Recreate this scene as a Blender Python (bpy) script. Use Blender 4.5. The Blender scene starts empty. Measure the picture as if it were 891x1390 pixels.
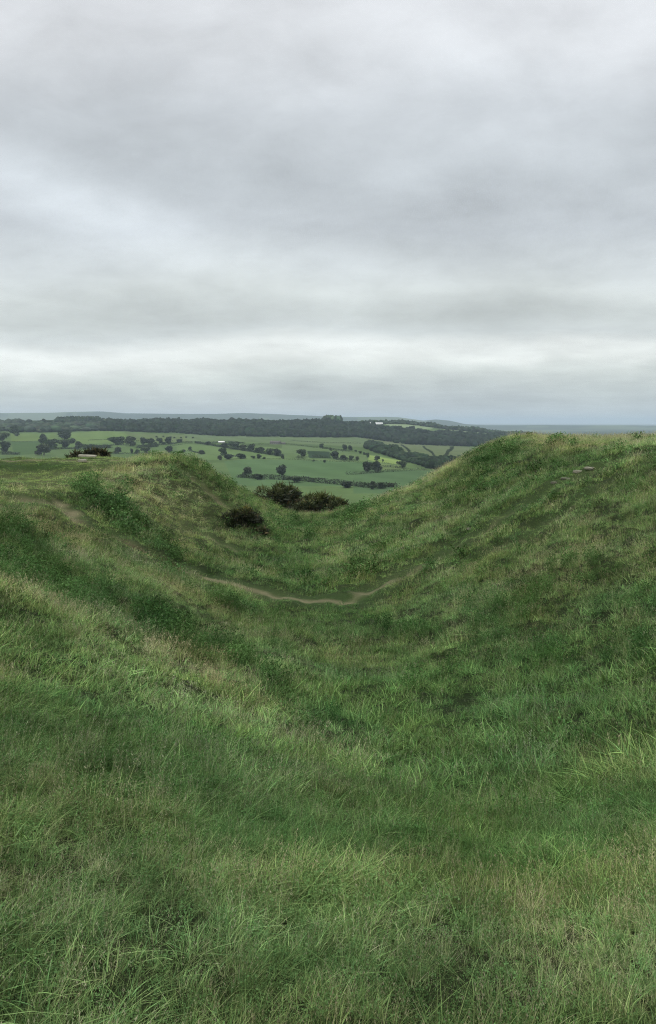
import bpy, math, random
import numpy as np
from mathutils import Vector
R = math.radians
sc = bpy.context.scene
COL = sc.collection
rng = np.random.default_rng(7)
random.seed(7)

# ------------------------------------------------------------------ camera
F, U0, V0, W0, H0 = 1000.0, 445.5, 573.0, 891.0, 1390.0
cam_d = bpy.data.cameras.new('camera'); cam = bpy.data.objects.new('camera', cam_d); COL.objects.link(cam)
cam_d.sensor_fit = 'VERTICAL'; cam_d.sensor_height = 36.0; cam_d.lens = 36.0 * F / H0
cam_d.shift_y = -(H0 / 2 - V0) / H0
cam_d.clip_start = 0.05; cam_d.clip_end = 90000
cam.location = (0, 0, 0); cam.rotation_euler = (R(90), 0, 0)
sc.camera = cam

# ------------------------------------------------------------------ exposure and cycles
sc.view_settings.view_transform = 'Standard'; sc.view_settings.look = 'None'
sc.view_settings.exposure = 0.0; sc.view_settings.gamma = 1.0
sc.render.engine = 'CYCLES'
sc.cycles.max_bounces = 5; sc.cycles.diffuse_bounces = 1; sc.cycles.glossy_bounces = 1
sc.cycles.transmission_bounces = 3; sc.cycles.volume_bounces = 1; sc.cycles.transparent_max_bounces = 4
sc.cycles.use_denoising = True; sc.cycles.denoiser = 'OPENIMAGEDENOISE'; sc.cycles.denoising_input_passes = 'RGB_ALBEDO_NORMAL'; sc.cycles.denoising_prefilter = 'NONE'
sc.cycles.use_adaptive_sampling = True; sc.cycles.adaptive_threshold = 0.012; sc.cycles.adaptive_min_samples = 24
sc.render.use_persistent_data = False
sc.cycles.pixel_filter_type = 'BLACKMAN_HARRIS'; sc.cycles.filter_width = 1.15

# ------------------------------------------------------------------ node helpers
class NT:
    def __init__(s, tree): s.t = tree; s.n = tree.nodes; s.l = tree.links
    def put(s, sock, v):
        if isinstance(v, bpy.types.NodeSocket): s.l.new(v, sock)
        elif v is not None:
            if isinstance(v, (tuple, list)) and len(v) == 3 and sock.type == 'RGBA': v = (*v, 1)
            sock.default_value = v
    def m(s, op, a, b=None, c=None, clamp=False):
        n = s.n.new('ShaderNodeMath'); n.operation = op; n.use_clamp = clamp
        for i, v in enumerate((a, b, c)):
            if v is not None: s.put(n.inputs[i], v)
        return n.outputs[0]
    def xyz(s, x, y, z):
        n = s.n.new('ShaderNodeCombineXYZ')
        for i, v in enumerate((x, y, z)): s.put(n.inputs[i], v)
        return n.outputs[0]
    def noise(s, vec, scale, detail=4, rough=.5, dist=0, out=0):
        n = s.n.new('ShaderNodeTexNoise'); s.put(n.inputs['Vector'], vec)
        n.inputs['Scale'].default_value = scale; n.inputs['Detail'].default_value = detail
        n.inputs['Roughness'].default_value = rough; n.inputs['Distortion'].default_value = dist
        return n.outputs[out]
    def mix(s, f, a, b, mode='MIX'):
        n = s.n.new('ShaderNodeMix'); n.data_type = 'RGBA'; n.blend_type = mode
        s.put(n.inputs[0], f); s.put(n.inputs[6], a); s.put(n.inputs[7], b)
        return n.outputs[2]
    def ramp(s, f, stops, interp='LINEAR'):
        n = s.n.new('ShaderNodeValToRGB'); n.color_ramp.interpolation = interp
        e = n.color_ramp.elements
        while len(e) < len(stops): e.new(0.5)
        for i, (p, c) in enumerate(stops): e[i].position = p; e[i].color = (*c, 1)
        s.put(n.inputs[0], f); return n.outputs[0]
def s2l(c): return tuple(((v / 255) / 12.92 if v / 255 <= .04045 else ((v / 255 + .055) / 1.055) ** 2.4) for v in c)

# ------------------------------------------------------------------ world: overcast sky over a Nishita sky
SUN_EL, SUN_AZ = 52, -35      # azimuth measured from straight behind-left
world = bpy.data.worlds.new('World'); sc.world = world; world.use_nodes = True
w = NT(world.node_tree); w.n.clear()
tc = w.n.new('ShaderNodeTexCoord').outputs['Generated']
sx = w.n.new('ShaderNodeSeparateXYZ'); w.l.new(tc, sx.inputs[0]); X, Y, Z = sx.outputs
ay = w.m('MAXIMUM', w.m('ABSOLUTE', Y), 0.25)
S = w.m('DIVIDE', X, ay); T = w.m('DIVIDE', Z, ay)
zz = w.m('ADD', w.m('MAXIMUM', Z, 0.0), 0.10)
plane = w.xyz(w.m('DIVIDE', X, zz), w.m('DIVIDE', Y, zz), 0.0)
st = w.xyz(S, w.m('MULTIPLY', T, 1.9), w.m('MULTIPLY', w.m('LESS_THAN', Y, 0.0), 7.3))
warp = w.m('SUBTRACT', w.noise(st, 2.2, 4, .55), 0.5)
T2 = w.m('ADD', T, w.m('MULTIPLY', warp, 0.10))
def vt(v): return (V0 - v) / 1000 / 1.25 + 0.02
stops = [(573, (196, 203, 214)), (553, (193, 200, 210)), (530, (200, 207, 214)), (510, (217, 223, 228)), (492, (232, 236, 241)), (470, (233, 237, 243)), (452, (210, 216, 224)),
         (428, (205, 211, 218)), (395, (216, 222, 229)), (360, (212, 218, 228)), (310, (203, 209, 222)), (240, (200, 206, 219)), (150, (205, 210, 223)),
         (60, (217, 220, 232)), (-60, (224, 226, 238)), (-500, (240, 241, 250)), (-640, (250, 250, 255))]
tf = w.m('ADD', w.m('DIVIDE', T2, 1.25), 0.02, clamp=True)
base = w.ramp(tf, [(vt(v), s2l((c[0], c[1] + 1, c[2] - 7))) for v, c in stops], 'LINEAR')
n1 = w.m('SUBTRACT', w.noise(plane, 0.8, 6, .55, .25), 0.5)
n2 = w.m('SUBTRACT', w.noise(st, 4.6, 8, .58, .25), 0.5)
n3 = w.m('SUBTRACT', w.noise(plane, 2.6, 7, .6, .3), 0.5)
acc = w.m('ADD', w.m('MULTIPLY', n1, 0.42), w.m('MULTIPLY', n2, 0.56))
acc = w.m('ADD', acc, w.m('MULTIPLY', n3, 0.26))
def blob(u, v, ru, rv, ang, amp):        # a cloud bank at a place on the sky, in slopes x/y and z/y
    global acc
    ds = w.m('SUBTRACT', S, (u - U0) / F); dt = w.m('SUBTRACT', T2, (V0 - v) / F)
    c, s_ = math.cos(R(ang)), math.sin(R(ang))
    p = w.m('ADD', w.m('MULTIPLY', ds, c * 1000 / ru), w.m('MULTIPLY', dt, s_ * 1000 / ru))
    q = w.m('ADD', w.m('MULTIPLY', ds, -s_ * 1000 / rv), w.m('MULTIPLY', dt, c * 1000 / rv))
    e = w.m('EXPONENT', w.m('MULTIPLY', w.m('ADD', w.m('MULTIPLY', p, p), w.m('MULTIPLY', q, q)), -1.0))
    acc = w.m('ADD', acc, w.m('MULTIPLY', e, amp))
blob(20, 250, 190, 42, -22, .24); blob(230, 325, 150, 34, -20, .17)
blob(120, 160, 220, 70, -12, -.10); blob(590, 60, 110, 80, -40, .15); blob(830, 40, 130, 120, 0, .12)
blob(450, 270, 300, 50, -8, -.10); blob(800, 280, 200, 60, 10, -.05); blob(640, 180, 140, 40, 25, .07)
blob(90, 405, 200, 24, -4, -.08); blob(700, 420, 260, 20, 2, -.06); blob(520, 370, 130, 20, -8, .07)
blob(60, 480, 190, 17, 0, .10); blob(480, 470, 110, 28, -8, .12); blob(760, 490, 220, 14, 2, .06)
blob(270, 440, 150, 10, 0, -.05); blob(850, 380, 90, 20, 10, .06)
mul = w.m('ADD', acc, 1.04)
zen = w.m('MULTIPLY', w.m('SUBTRACT', Z, 0.52), 2.2, clamp=True)      # an overcast sky is brightest overhead
mul = w.m('MULTIPLY', mul, w.m('ADD', w.m('MULTIPLY', zen, 0.45), 1.0))
cl = w.mix(1.0, base, w.xyz(mul, mul, mul), 'MULTIPLY')
sky = w.n.new('ShaderNodeTexSky'); sky.sky_type = 'NISHITA'; sky.sun_disc = False
sky.sun_elevation = R(SUN_EL); sky.sun_rotation = R(180 + SUN_AZ); sky.dust_density = 3; sky.altitude = 200
nis = w.mix(1.0, sky.outputs[0], (0.08, 0.08, 0.08), 'MULTIPLY')
fin = w.mix(0.95, nis, cl)
bg = w.n.new('ShaderNodeBackground'); w.l.new(fin, bg.inputs[0]); bg.inputs[1].default_value = 1.0
wo = w.n.new('ShaderNodeOutputWorld'); w.l.new(bg.outputs[0], wo.inputs[0])
# the overcast sun
sd = bpy.data.lights.new('sun', 'SUN'); sd.energy = 1.5; sd.angle = R(14); sd.color = (1, .97, .92)
so = bpy.data.objects.new('sun', sd); COL.objects.link(so)
saz = R(SUN_AZ)
sv = Vector((math.sin(saz) * math.cos(R(SUN_EL)), -math.cos(saz) * math.cos(R(SUN_EL)), math.sin(R(SUN_EL))))
so.rotation_euler = sv.to_track_quat('Z', 'Y').to_euler(); so.location = (0, -10, 30)

# ------------------------------------------------------------------ numpy helpers
def vnoise(x, y, seed=0):
    xi = np.floor(x).astype(np.int64); yi = np.floor(y).astype(np.int64)
    fx = x - xi; fy = y - yi; fx = fx * fx * (3 - 2 * fx); fy = fy * fy * (3 - 2 * fy)
    def h(a, b):
        n = (a * 374761393 + b * 668265263 + seed * 974634777) & 0xffffffff
        n = ((n ^ (n >> 13)) * 1274126177) & 0xffffffff
        n = n ^ (n >> 16)
        return (n & 0xffffff) / float(0xffffff)
    return (h(xi, yi) * (1 - fx) + h(xi + 1, yi) * fx) * (1 - fy) + (h(xi, yi + 1) * (1 - fx) + h(xi + 1, yi + 1) * fx) * fy
def fbm(x, y, sc_, oct=4, seed=0):
    a, t, n = 1.0, 0.0, 0.0
    for i in range(oct):
        n = n + a * (vnoise(x * sc_ * 2 ** i, y * sc_ * 2 ** i, seed + i * 17) - .5); t += a; a *= .5
    return n / t * 2
def sstep(a, b, x): t = np.clip((x - a) / (b - a), 0, 1); return t * t * (3 - 2 * t)
def new_mesh(name, V, faces, mat, parent=None, smooth=False, attrs=None, loc=None):
    """V (n,3); faces: (m,3)/(m,4) array or list of such arrays"""
    me = bpy.data.meshes.new(name)
    V = np.asarray(V, dtype=np.float32)
    if not isinstance(faces, list): faces = [faces]
    faces = [np.asarray(f, dtype=np.int32) for f in faces if len(f)]
    tot = np.concatenate([np.full(len(f), f.shape[1], dtype=np.int32) for f in faces])
    idx = np.concatenate([f.ravel() for f in faces])
    me.vertices.add(len(V)); me.vertices.foreach_set('co', V.ravel())
    me.loops.add(len(idx)); me.loops.foreach_set('vertex_index', idx)
    me.polygons.add(len(tot)); st_ = np.concatenate([[0], np.cumsum(tot)[:-1]]).astype(np.int32)
    me.polygons.foreach_set('loop_start', st_); me.polygons.foreach_set('loop_total', tot)
    if smooth: me.polygons.foreach_set('use_smooth', np.ones(len(tot), dtype=bool))
    me.update(calc_edges=True)
    for k, a in (attrs or {}).items():
        a = np.asarray(a, dtype=np.float32)
        at = me.attributes.new(k, 'FLOAT_COLOR', 'POINT')
        if a.shape[1] == 3: a = np.concatenate([a, np.ones((len(a), 1), np.float32)], 1)
        at.data.foreach_set('color', a.ravel())
    if mat: me.materials.append(mat)
    o = bpy.data.objects.new(name, me)
    if parent is not None: o.parent = parent
    if loc is not None: o.location = loc
    COL.objects.link(o)
    return o
def tag(o, label=None, cat=None, group=None, kind=None):
    if label: o['label'] = label
    if cat: o['category'] = cat
    if group: o['group'] = group
    if kind: o['kind'] = kind
    return o
def empty(name, loc, rz=0):
    o = bpy.data.objects.new(name, None); o.empty_display_size = .2; COL.objects.link(o); o.location = loc; o.rotation_euler = (0, 0, rz); return o
def copy_tree(o, parent=None):
    c = o.copy(); COL.objects.link(c)
    if parent is not None: c.parent = parent
    for ch in list(o.children): copy_tree(ch, c)
    return c

# ------------------------------------------------------------------ materials
def mat(name):
    m = bpy.data.materials.new(name); m.use_nodes = True; t = NT(m.node_tree); t.n.clear()
    out = t.n.new('ShaderNodeOutputMaterial'); return m, t, out
def attr(t, name, typ='GEOMETRY'):
    a = t.n.new('ShaderNodeAttribute'); a.attribute_name = name; a.attribute_type = typ; return a.outputs['Color']
def leaf_mat(name, inst=False, trans=.35, rough=.5, gloss=.06):
    m, t, out = mat(name)
    c = attr(t, 'tone')
    if inst: c = t.mix(1.0, c, attr(t, 'tint', 'INSTANCER'), 'MULTIPLY')
    d = t.n.new('ShaderNodeBsdfDiffuse'); t.put(d.inputs[0], c)
    tr = t.n.new('ShaderNodeBsdfTranslucent'); t.put(tr.inputs[0], t.mix(1.0, c, (1.0, 1.15, .6), 'MULTIPLY'))
    mx = t.n.new('ShaderNodeMixShader'); mx.inputs[0].default_value = trans; t.l.new(d.outputs[0], mx.inputs[1]); t.l.new(tr.outputs[0], mx.inputs[2])
    g = t.n.new('ShaderNodeBsdfGlossy'); g.inputs['Roughness'].default_value = rough; g.inputs[0].default_value = (1, 1, 1, 1)
    m2 = t.n.new('ShaderNodeMixShader'); m2.inputs[0].default_value = gloss; t.l.new(mx.outputs[0], m2.inputs[1]); t.l.new(g.outputs[0], m2.inputs[2])
    t.l.new((m2 if gloss > 0 else mx).outputs[0], out.inputs[0]); return m
def plain_mat(name, c1, c2, scale=8, rough=.9, bump=0.3, detail=6):
    m, t, out = mat(name)
    co = t.n.new('ShaderNodeTexCoord').outputs['Object']
    n = t.noise(co, scale, detail, .6)
    b = t.n.new('ShaderNodeBsdfPrincipled'); t.put(b.inputs['Base Color'], t.mix(t.ramp(n, [(.35, (0, 0, 0)), (.65, (1, 1, 1))]), c1, c2)); b.inputs['Roughness'].default_value = rough
    if bump:
        bp = t.n.new('ShaderNodeBump'); bp.inputs['Strength'].default_value = bump; bp.inputs['Distance'].default_value = .02; t.l.new(n, bp.inputs['Height']); t.l.new(bp.outputs[0], b.inputs['Normal'])
    t.l.new(b.outputs[0], out.inputs[0]); return m
M = {}
M['grass'] = leaf_mat('grass', True, .14, .5, 0)
M['leaf'] = leaf_mat('leaf', False, .2, .5, .02)
M['far_leaf'] = leaf_mat('far_leaf', False, .1, .5, .0)
M['gorse'] = leaf_mat('gorse', False, .1, .5, .02)
M['bark'] = plain_mat('bark', (.05, .04, .03), (.1, .08, .06), 3)
M['stone'] = plain_mat('stone', (.12, .12, .085), (.22, .215, .16), 9, .9, .6)
M['slab'] = plain_mat('slab', (.24, .23, .175), (.36, .35, .27), 5, .85, .3)
M['dark_stone'] = plain_mat('dark_stone', (.09, .085, .06), (.18, .17, .13), 9, .95, .8)
M['wall_stone'] = plain_mat('wall_stone', (.15, .15, .135), (.22, .215, .19), .8, .9, 0)
M['roof_tile'] = plain_mat('roof_tile', (.085, .08, .075), (.12, .112, .105), .5, .9, 0)
M['white_sheet'] = plain_mat('white_sheet', (.7, .7, .7), (.8, .8, .8), .2, .5, 0)
M['glass_dark'] = plain_mat('glass_dark', (.03, .035, .04), (.04, .045, .05), 1, .2, 0)
# ground of the hill: thatch and soil under the grass, its tone darkened for shade between blades
m, t, out = mat('turf'); M['turf'] = m
co = t.n.new('ShaderNodeTexCoord').outputs['Object']
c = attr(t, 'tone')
n1_ = t.noise(co, 7, 7, .65); n2_ = t.noise(co, 45, 4, .6)
c = t.mix(t.m('MULTIPLY', n1_, .75), c, t.mix(1.0, c, (.45, .42, .4), 'MULTIPLY'))
c = t.mix(t.m('MULTIPLY', t.ramp(n2_, [(.45, (0, 0, 0)), (.65, (1, 1, 1))]), .4), c, t.mix(1.0, c, (1.5, 1.45, 1.35), 'MULTIPLY'))
b = t.n.new('ShaderNodeBsdfPrincipled'); t.put(b.inputs['Base Color'], c); b.inputs['Roughness'].default_value = .95; b.inputs['Specular IOR Level'].default_value = .1
bp = t.n.new('ShaderNodeBump'); bp.inputs['Strength'].default_value = .8; bp.inputs['Distance'].default_value = .05; t.l.new(t.noise(co, 14, 8, .7), bp.inputs['Height']); t.l.new(bp.outputs[0], b.inputs['Normal'])
t.l.new(b.outputs[0], out.inputs[0])
# valley fields
m, t, out = mat('valley_fields'); M['valley'] = m  # fields
co = t.n.new('ShaderNodeTexCoord').outputs['Object']
c = attr(t, 'tone')
n1_ = t.noise(co, .006, 8, .6); n2_ = t.noise(co, .05, 6, .7)
c = t.mix(t.m('MULTIPLY', t.ramp(n1_, [(.4, (0, 0, 0)), (.62, (1, 1, 1))]), .45), c, t.mix(1.0, c, (.72, .8, .72), 'MULTIPLY'))
c = t.mix(t.m('MULTIPLY', t.ramp(n2_, [(.45, (0, 0, 0)), (.7, (1, 1, 1))]), .5), c, t.mix(1.0, c, (.7, .72, .68), 'MULTIPLY'))
b = t.n.new('ShaderNodeBsdfPrincipled'); t.put(b.inputs['Base Color'], c); b.inputs['Roughness'].default_value = 1; b.inputs['Specular IOR Level'].default_value = 0
t.l.new(b.outputs[0], out.inputs[0])

# ------------------------------------------------------------------ hill terrain (heights on a regular lattice)
GX0, GX1, GY0, GY1, GD = -90.0, 90.0, -40.0, 150.0, 0.2
gx = np.arange(GX0, GX1 + .01, GD); gy = np.arange(GY0, GY1 + .01, GD)
ST = [
 (-40, [(-90, -1.9), (90, -.8)]),
 (-8, [(-90, -2.0), (-6, -1.7), (0, -1.5), (8, -1.2), (16, -.7), (90, -.6)]),
 (0, [(-90, -2.3), (-8, -1.95), (-3, -1.7), (0, -1.78), (1.5, -1.95), (3.5, -1.7), (8, -1.0), (13, -.6), (90, -.6)]),
 (2.3, [(-90, -2.3), (-8, -2.15), (-2.8, -1.98), (0, -2.32), (1.3, -2.5), (2.6, -2.25), (6, -1.35), (12, -.6), (90, -.6)]),
 (5, [(-90, -2.4), (-8, -2.3), (-4.2, -2.2), (-2.3, -2.55), (0, -3.08), (1.3, -3.28), (2.6, -2.98), (6, -1.8), (12, -.6), (90, -.55)]),
 (9, [(-90, -2.4), (-10, -2.45), (-5.2, -2.6), (-2.5, -3.4), (0, -4.12), (1.7, -4.38), (3.5, -3.9), (8, -1.95), (12.5, -.6), (90, -.5)]),
 (13, [(-90, -2.4), (-9, -2.5), (-6.2, -2.85), (-2.5, -4.45), (1.4, -5.2), (4, -4.6), (9, -2.1), (12.8, -.65), (90, -.5)]),
 (18, [(-90, -2.3), (-10, -2.6), (-7.4, -3.05), (-3, -5.05), (.9, -5.88), (5, -4.5), (9.5, -2.15), (13, -.7), (90, -.5)]),
 (26, [(-90, -2.3), (-12, -2.4), (-9.2, -3.0), (-6.4, -4.4), (-4, -5.5), (-1, -6.12), (2, -5.85), (7, -3.7), (12, -1.25), (14.2, -.85), (90, -.6)]),
 (36, [(-90, -2.5), (-14, -2.4), (-11, -2.6), (-8.5, -3.7), (-5, -5.6), (-2, -6.25), (1, -6.0), (7, -3.9), (12, -1.4), (15, -.75), (90, -.7)]),
 (44, [(-90, -2.15), (-14, -2.12), (-11.5, -2.1), (-9.3, -2.0), (-7.0, -3.4), (-5, -4.9), (-2.8, -6.25), (0, -6.2), (6, -4.2), (11, -1.6), (13.2, -.85), (20, -.8), (90, -.8)]),
 (50, [(-90, -2.4), (-14, -2.25), (-11.5, -2.1), (-9.6, -2.1), (-7.5, -3.3), (-5, -5.0), (-2.8, -6.4), (0, -6.4), (6, -4.3), (11, -1.7), (13.4, -.85), (20, -.95), (90, -.9)]),
 (56, [(-90, -4.2), (-12, -4.0), (-8, -4.5), (-5, -5.5), (-2.5, -6.7), (0, -6.9), (2.5, -6.35), (4.75, -5.45), (6.4, -4.7), (8.1, -3.8), (9.8, -2.85), (11.5, -2.0), (13.6, -1.0), (20, -1.25), (90, -1.3)]),
 (62, [(-90, -8), (-12, -7.5), (-3, -8.6), (0, -8.8), (4, -8), (9, -5.6), (14, -3.2), (20, -3.4), (90, -3)]),
 (75, [(-90, -15), (0, -15), (14, -11), (90, -9)]),
 (150, [(-90, -62), (90, -60)]),
]
ys = np.array([s[0] for s in ST], float)
prof = np.array([np.interp(gx, [p[0] for p in s[1]], [p[1] for p in s[1]]) for s in ST])
def pchip_rows(ys, P, yq):
    h = np.diff(ys); d = np.diff(P, axis=0) / h[:, None]
    mm = np.zeros_like(P); mm[0] = d[0]; mm[-1] = d[-1]
    a, b_ = d[:-1], d[1:]; w1 = (2 * h[1:] + h[:-1])[:, None]; w2 = (h[1:] + 2 * h[:-1])[:, None]
    with np.errstate(divide='ignore', invalid='ignore'):
        hm = (w1 + w2) / (w1 / a + w2 / b_)
    mm[1:-1] = np.where(a * b_ > 0, hm, 0)
    k = np.clip(np.searchsorted(ys, yq, side='right') - 1, 0, len(ys) - 2)
    t_ = ((yq - ys[k]) / h[k])[:, None]; hh = h[k][:, None]
    return (P[k] * (1 + 2 * t_) * (1 - t_) ** 2 + mm[k] * hh * t_ * (1 - t_) ** 2 + P[k + 1] * t_ ** 2 * (3 - 2 * t_) + mm[k + 1] * hh * t_ ** 2 * (t_ - 1))
HH = pchip_rows(ys, prof, gy)                    # [iy, ix]
def gsm(A, sig, axis):
    r = int(sig * 3) + 1; k = np.exp(-.5 * (np.arange(-r, r + 1) / sig) ** 2); k /= k.sum()
    pad = [(0, 0), (0, 0)]; pad[axis] = (r, r); B = np.pad(A, pad, mode='edge'); o = np.zeros_like(A)
    for i, wk in enumerate(k):
        o += wk * (B[i:i + A.shape[0]] if axis == 0 else B[:, i:i + A.shape[1]])
    return o
HH = gsm(gsm(HH, 3.2, 1), 2.0, 0)
GXX, GYY = np.meshgrid(gx, gy)
# bank under the track on the left plateau
step = sstep(38.5, 42.5, GYY) * .48 - .40
HH += np.where(True, step, 0) * sstep(-11.5, -15, GXX) * sstep(33, 36, GYY) * (1 - sstep(48, 50, GYY))
near = sstep(1, 5, GYY)
HH -= .30 * sstep(22, 38, GYY)
HH += fbm(GXX, GYY, .22, 3, 3) * .28 * near * (1 - sstep(60, 75, GYY)) * (.08 + .92 * sstep(7, 15, GYY))
HH += fbm(GXX, GYY, .9, 3, 9) * .16 * near * (.3 + .7 * sstep(7, 15, GYY))
# small sheep-track terraces across the flanks
slope_l = sstep(-13, -10, GXX) * (1 - sstep(-5, -3, GXX)) * sstep(22, 27, GYY)
HH += np.sin((HH + fbm(GXX, GYY, .25, 2, 5) * .35) * 2 * math.pi / .62) * .07 * slope_l
slope_n = sstep(-9, -5, GXX) * (1 - sstep(0, 2, GXX)) * sstep(9, 13, GYY) * (1 - sstep(18, 23, GYY))
HH += np.sin((HH + fbm(GXX, GYY, .2, 2, 6) * .5) * 2 * math.pi / .8) * .07 * slope_n
slope_r = sstep(3, 6, GXX) * (1 - sstep(11, 13, GXX)) * sstep(7, 12, GYY)
HH += np.sin((HH + fbm(GXX, GYY, .2, 2, 8) * .7) * 2 * math.pi / .9) * .05 * slope_r
def samp(A, x, y):
    fx = np.clip((np.asarray(x, float) - GX0) / GD, 0, len(gx) - 1.001); fy = np.clip((np.asarray(y, float) - GY0) / GD, 0, len(gy) - 1.001)
    ix = fx.astype(int); iy = fy.astype(int); fx = fx - ix; fy = fy - iy
    return (A[iy, ix] * (1 - fx) + A[iy, ix + 1] * fx) * (1 - fy) + (A[iy + 1, ix] * (1 - fx) + A[iy + 1, ix + 1] * fx) * fy
_yy = np.arange(1.2, 140, .04)
def hit(u, v):
    """point of the hill seen at a place of the photograph"""
    x = (u - U0) / F * _yy; z = (V0 - v) / F * _yy
    g = samp(HH, x, _yy); k = np.nonzero(g >= z)[0]
    k = k[0] if len(k) else len(_yy) - 1
    return x[k], _yy[k], g[k]
def world_line(pts, n=30):
    out = []
    P = [hit(*p) for p in pts]
    for a, b_ in zip(P[:-1], P[1:]):
        for i in range(n):
            t_ = i / n; out.append((a[0] + (b_[0] - a[0]) * t_, a[1] + (b_[1] - a[1]) * t_))
    out.append(P[-1][:2]); return np.array(out)
def dist_to(L, XX, YY):
    d = np.full(XX.shape, 1e9)
    x0, x1, y0, y1 = L[:, 0].min() - 4, L[:, 0].max() + 4, L[:, 1].min() - 4, L[:, 1].max() + 4
    msk = (XX > x0) & (XX < x1) & (YY > y0) & (YY < y1)
    xs, ys_ = XX[msk], YY[msk]; dd = np.full(xs.shape, 1e9)
    for p in L[::3]: dd = np.minimum(dd, (xs - p[0]) ** 2 + (ys_ - p[1]) ** 2)
    d[msk] = np.sqrt(dd); return d
path_l = world_line([(475, 808), (452, 812), (432, 814), (404, 814), (360, 804), (325, 796), (290, 787), (262, 776), (240, 765)])
path_l2 = world_line([(240, 765), (215, 752), (180, 735), (150, 722), (118, 708)])
scar1 = world_line([(34, 676), (55, 681), (75, 685), (92, 694), (112, 705)])
scar2 = world_line([(262, 648), (280, 664), (305, 684)])
scar3 = world_line([(205, 690), (250, 716), (300, 738), (322, 748)])
path_r = world_line([(475, 808), (500, 800), (530, 787), (580, 762), (625, 735), (667, 712), (712, 686), (755, 658), (790, 642), (821, 628), (891, 611)])
path_r2 = world_line([(640, 762), (685, 742), (737, 711), (775, 690), (824, 658)])
track = np.array([(-60, 44.0), (-30, 43.5), (-18, 43.6), (-13.6, 44.6), (-11, 47)]) if False else world_line([(0, 625), (60, 623), (108, 621)])
wob = fbm(GXX, GYY, 1.3, 3, 21)
dpl, dpl2, ds1, ds2, ds3, dpr, dpr2 = [dist_to(L, GXX, GYY) for L in (path_l, path_l2, scar1, scar2, scar3, path_r, path_r2)]
g = lambda d, w_: np.exp(-(d / w_) ** 2)
led = np.maximum(g(dpr, 2.2), g(dpr2, 1.8)); HH += led * (fbm(GXX, GYY, 1.5, 3, 88) * .22)
HH -= .03 * g(dpl, .45) + .22 * g(dpl2, .5) + .22 * g(ds1, .5) * (1 + wob) + .2 * g(ds2, .5) + .1 * g(ds3, .35) + .16 * g(dpr, .7) * (1 + wob) + .14 * g(dpr2, .5) * (1 + 1.5 * wob)

# ------------------------------------------------------------------ zones of the sward (on the same lattice)
YS = np.maximum(GYY, .6)
UU = U0 + F * GXX / YS; VV = V0 - F * HH / YS
infront = (GYY > 1)
def zone(u, v, ru, rv, ang=0):       # a patch of ground, given by where it lies in the photo
    c_, s_ = math.cos(R(ang)), math.sin(R(ang)); du = UU - u; dv = VV - v
    p = (du * c_ + dv * s_) / ru; q = (-du * s_ + dv * c_) / rv
    return np.exp(-(p * p + q * q)) * infront
nz1 = fbm(GXX, GYY, .5, 4, 31); nz2 = fbm(GXX, GYY, 1.7, 3, 41); nz3 = fbm(GXX, GYY, .13, 3, 51)
dry = .22 + .28 * nz1 + .25 * nz2 + .15 * nz3
for z_ in [(40, 655, 90, 16, 0, .7), (130, 640, 80, 22, 10, .45), (240, 690, 70, 55, 40, .55), (200, 660, 60, 25, 20, .35), (90, 740, 60, 22, 35, .3),
           (60, 815, 90, 10, 22, .65), (220, 890, 110, 13, 26, .6), (400, 985, 110, 14, 24, .3), (270, 820, 130, 14, 32, .3), (590, 640, 90, 9, -26, .55), (700, 600, 90, 14, 0, .45), (830, 605, 90, 10, 0, .35),
           (80, 1150, 160, 150, 0, .25), (300, 950, 150, 60, 10, .2), (830, 1290, 170, 80, 0, .28), (560, 1230, 120, 40, 0, .08), (820, 740, 90, 40, -20, .12),
           (640, 820, 160, 22, -22, .25), (520, 700, 60, 12, -25, .3), (790, 1000, 40, 30, 0, .15), (30, 700, 60, 18, 10, .4), (600, 690, 60, 30, -30, .15)]:
    dry += zone(*z_[:5]) * z_[5]
for z_ in [(580, 960, 230, 60, 0, .45), (430, 840, 150, 22, 0, .4), (650, 1100, 120, 130, 0, .28), (400, 760, 60, 20, 0, .2), (240, 650, 30, 20, 30, .2), (60, 634, 70, 5, 0, .8)]:
    dry -= zone(*z_[:5]) * z_[5]
dry = np.clip(dry, 0, 1)
lush = .0 * dry + np.clip((fbm(GXX, GYY, .8, 3, 61) - .28) * 1.3, 0, .35) * sstep(8, 14, GYY)
for z_ in [(120, 668, 26, 14, 35, 1.0), (165, 705, 40, 14, 42, 1.0), (225, 752, 36, 12, 40, .9), (95, 800, 50, 20, 20, .6), (225, 855, 34, 12, 25, .8), (20, 735, 50, 18, 20, .5), (45, 775, 40, 18, 20, .5),
           (330, 905, 46, 9, 30, .7), (262, 642, 30, 14, 30, .3), (300, 660, 26, 14, 40, .25), (500, 775, 40, 9, -15, .7), (685, 615, 30, 12, -10, .7), (655, 628, 14, 8, 0, .7),
           (680, 835, 40, 20, 0, .3), (560, 860, 60, 12, 0, .2), (850, 880, 50, 20, 0, .25), (730, 800, 30, 10, -20, .5), (480, 700, 26, 8, -25, .8), (345, 715, 34, 12, 30, .5), (640, 660, 40, 14, -20, .3),
           (740, 890, 60, 18, -10, .2), (400, 720, 50, 12, 0, .3)]:
    lush = np.maximum(lush, zone(*z_[:5]) * z_[5] * (1 + .5 * nz2))
lush = np.clip(lush, 0, 1)
bare = np.maximum.reduce([g(dpl, .19), g(dpl2 + .15 * wob, .30) * .9, g(ds1 + .4 * wob, .38) * (1.0 + wob), g(ds2 + .4 * wob, .34) * (.75 + wob), g(ds3 + .35 * wob, .22) * (.6 + wob),
                          g(dpr + .4 * wob, .25) * (.68 + .25 * (GXX < 4)) * (.75 + 1.2 * wob * (GXX > 3)), g(dpr2 + .4 * wob, .26) * (.45 + 1.2 * wob)])
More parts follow.
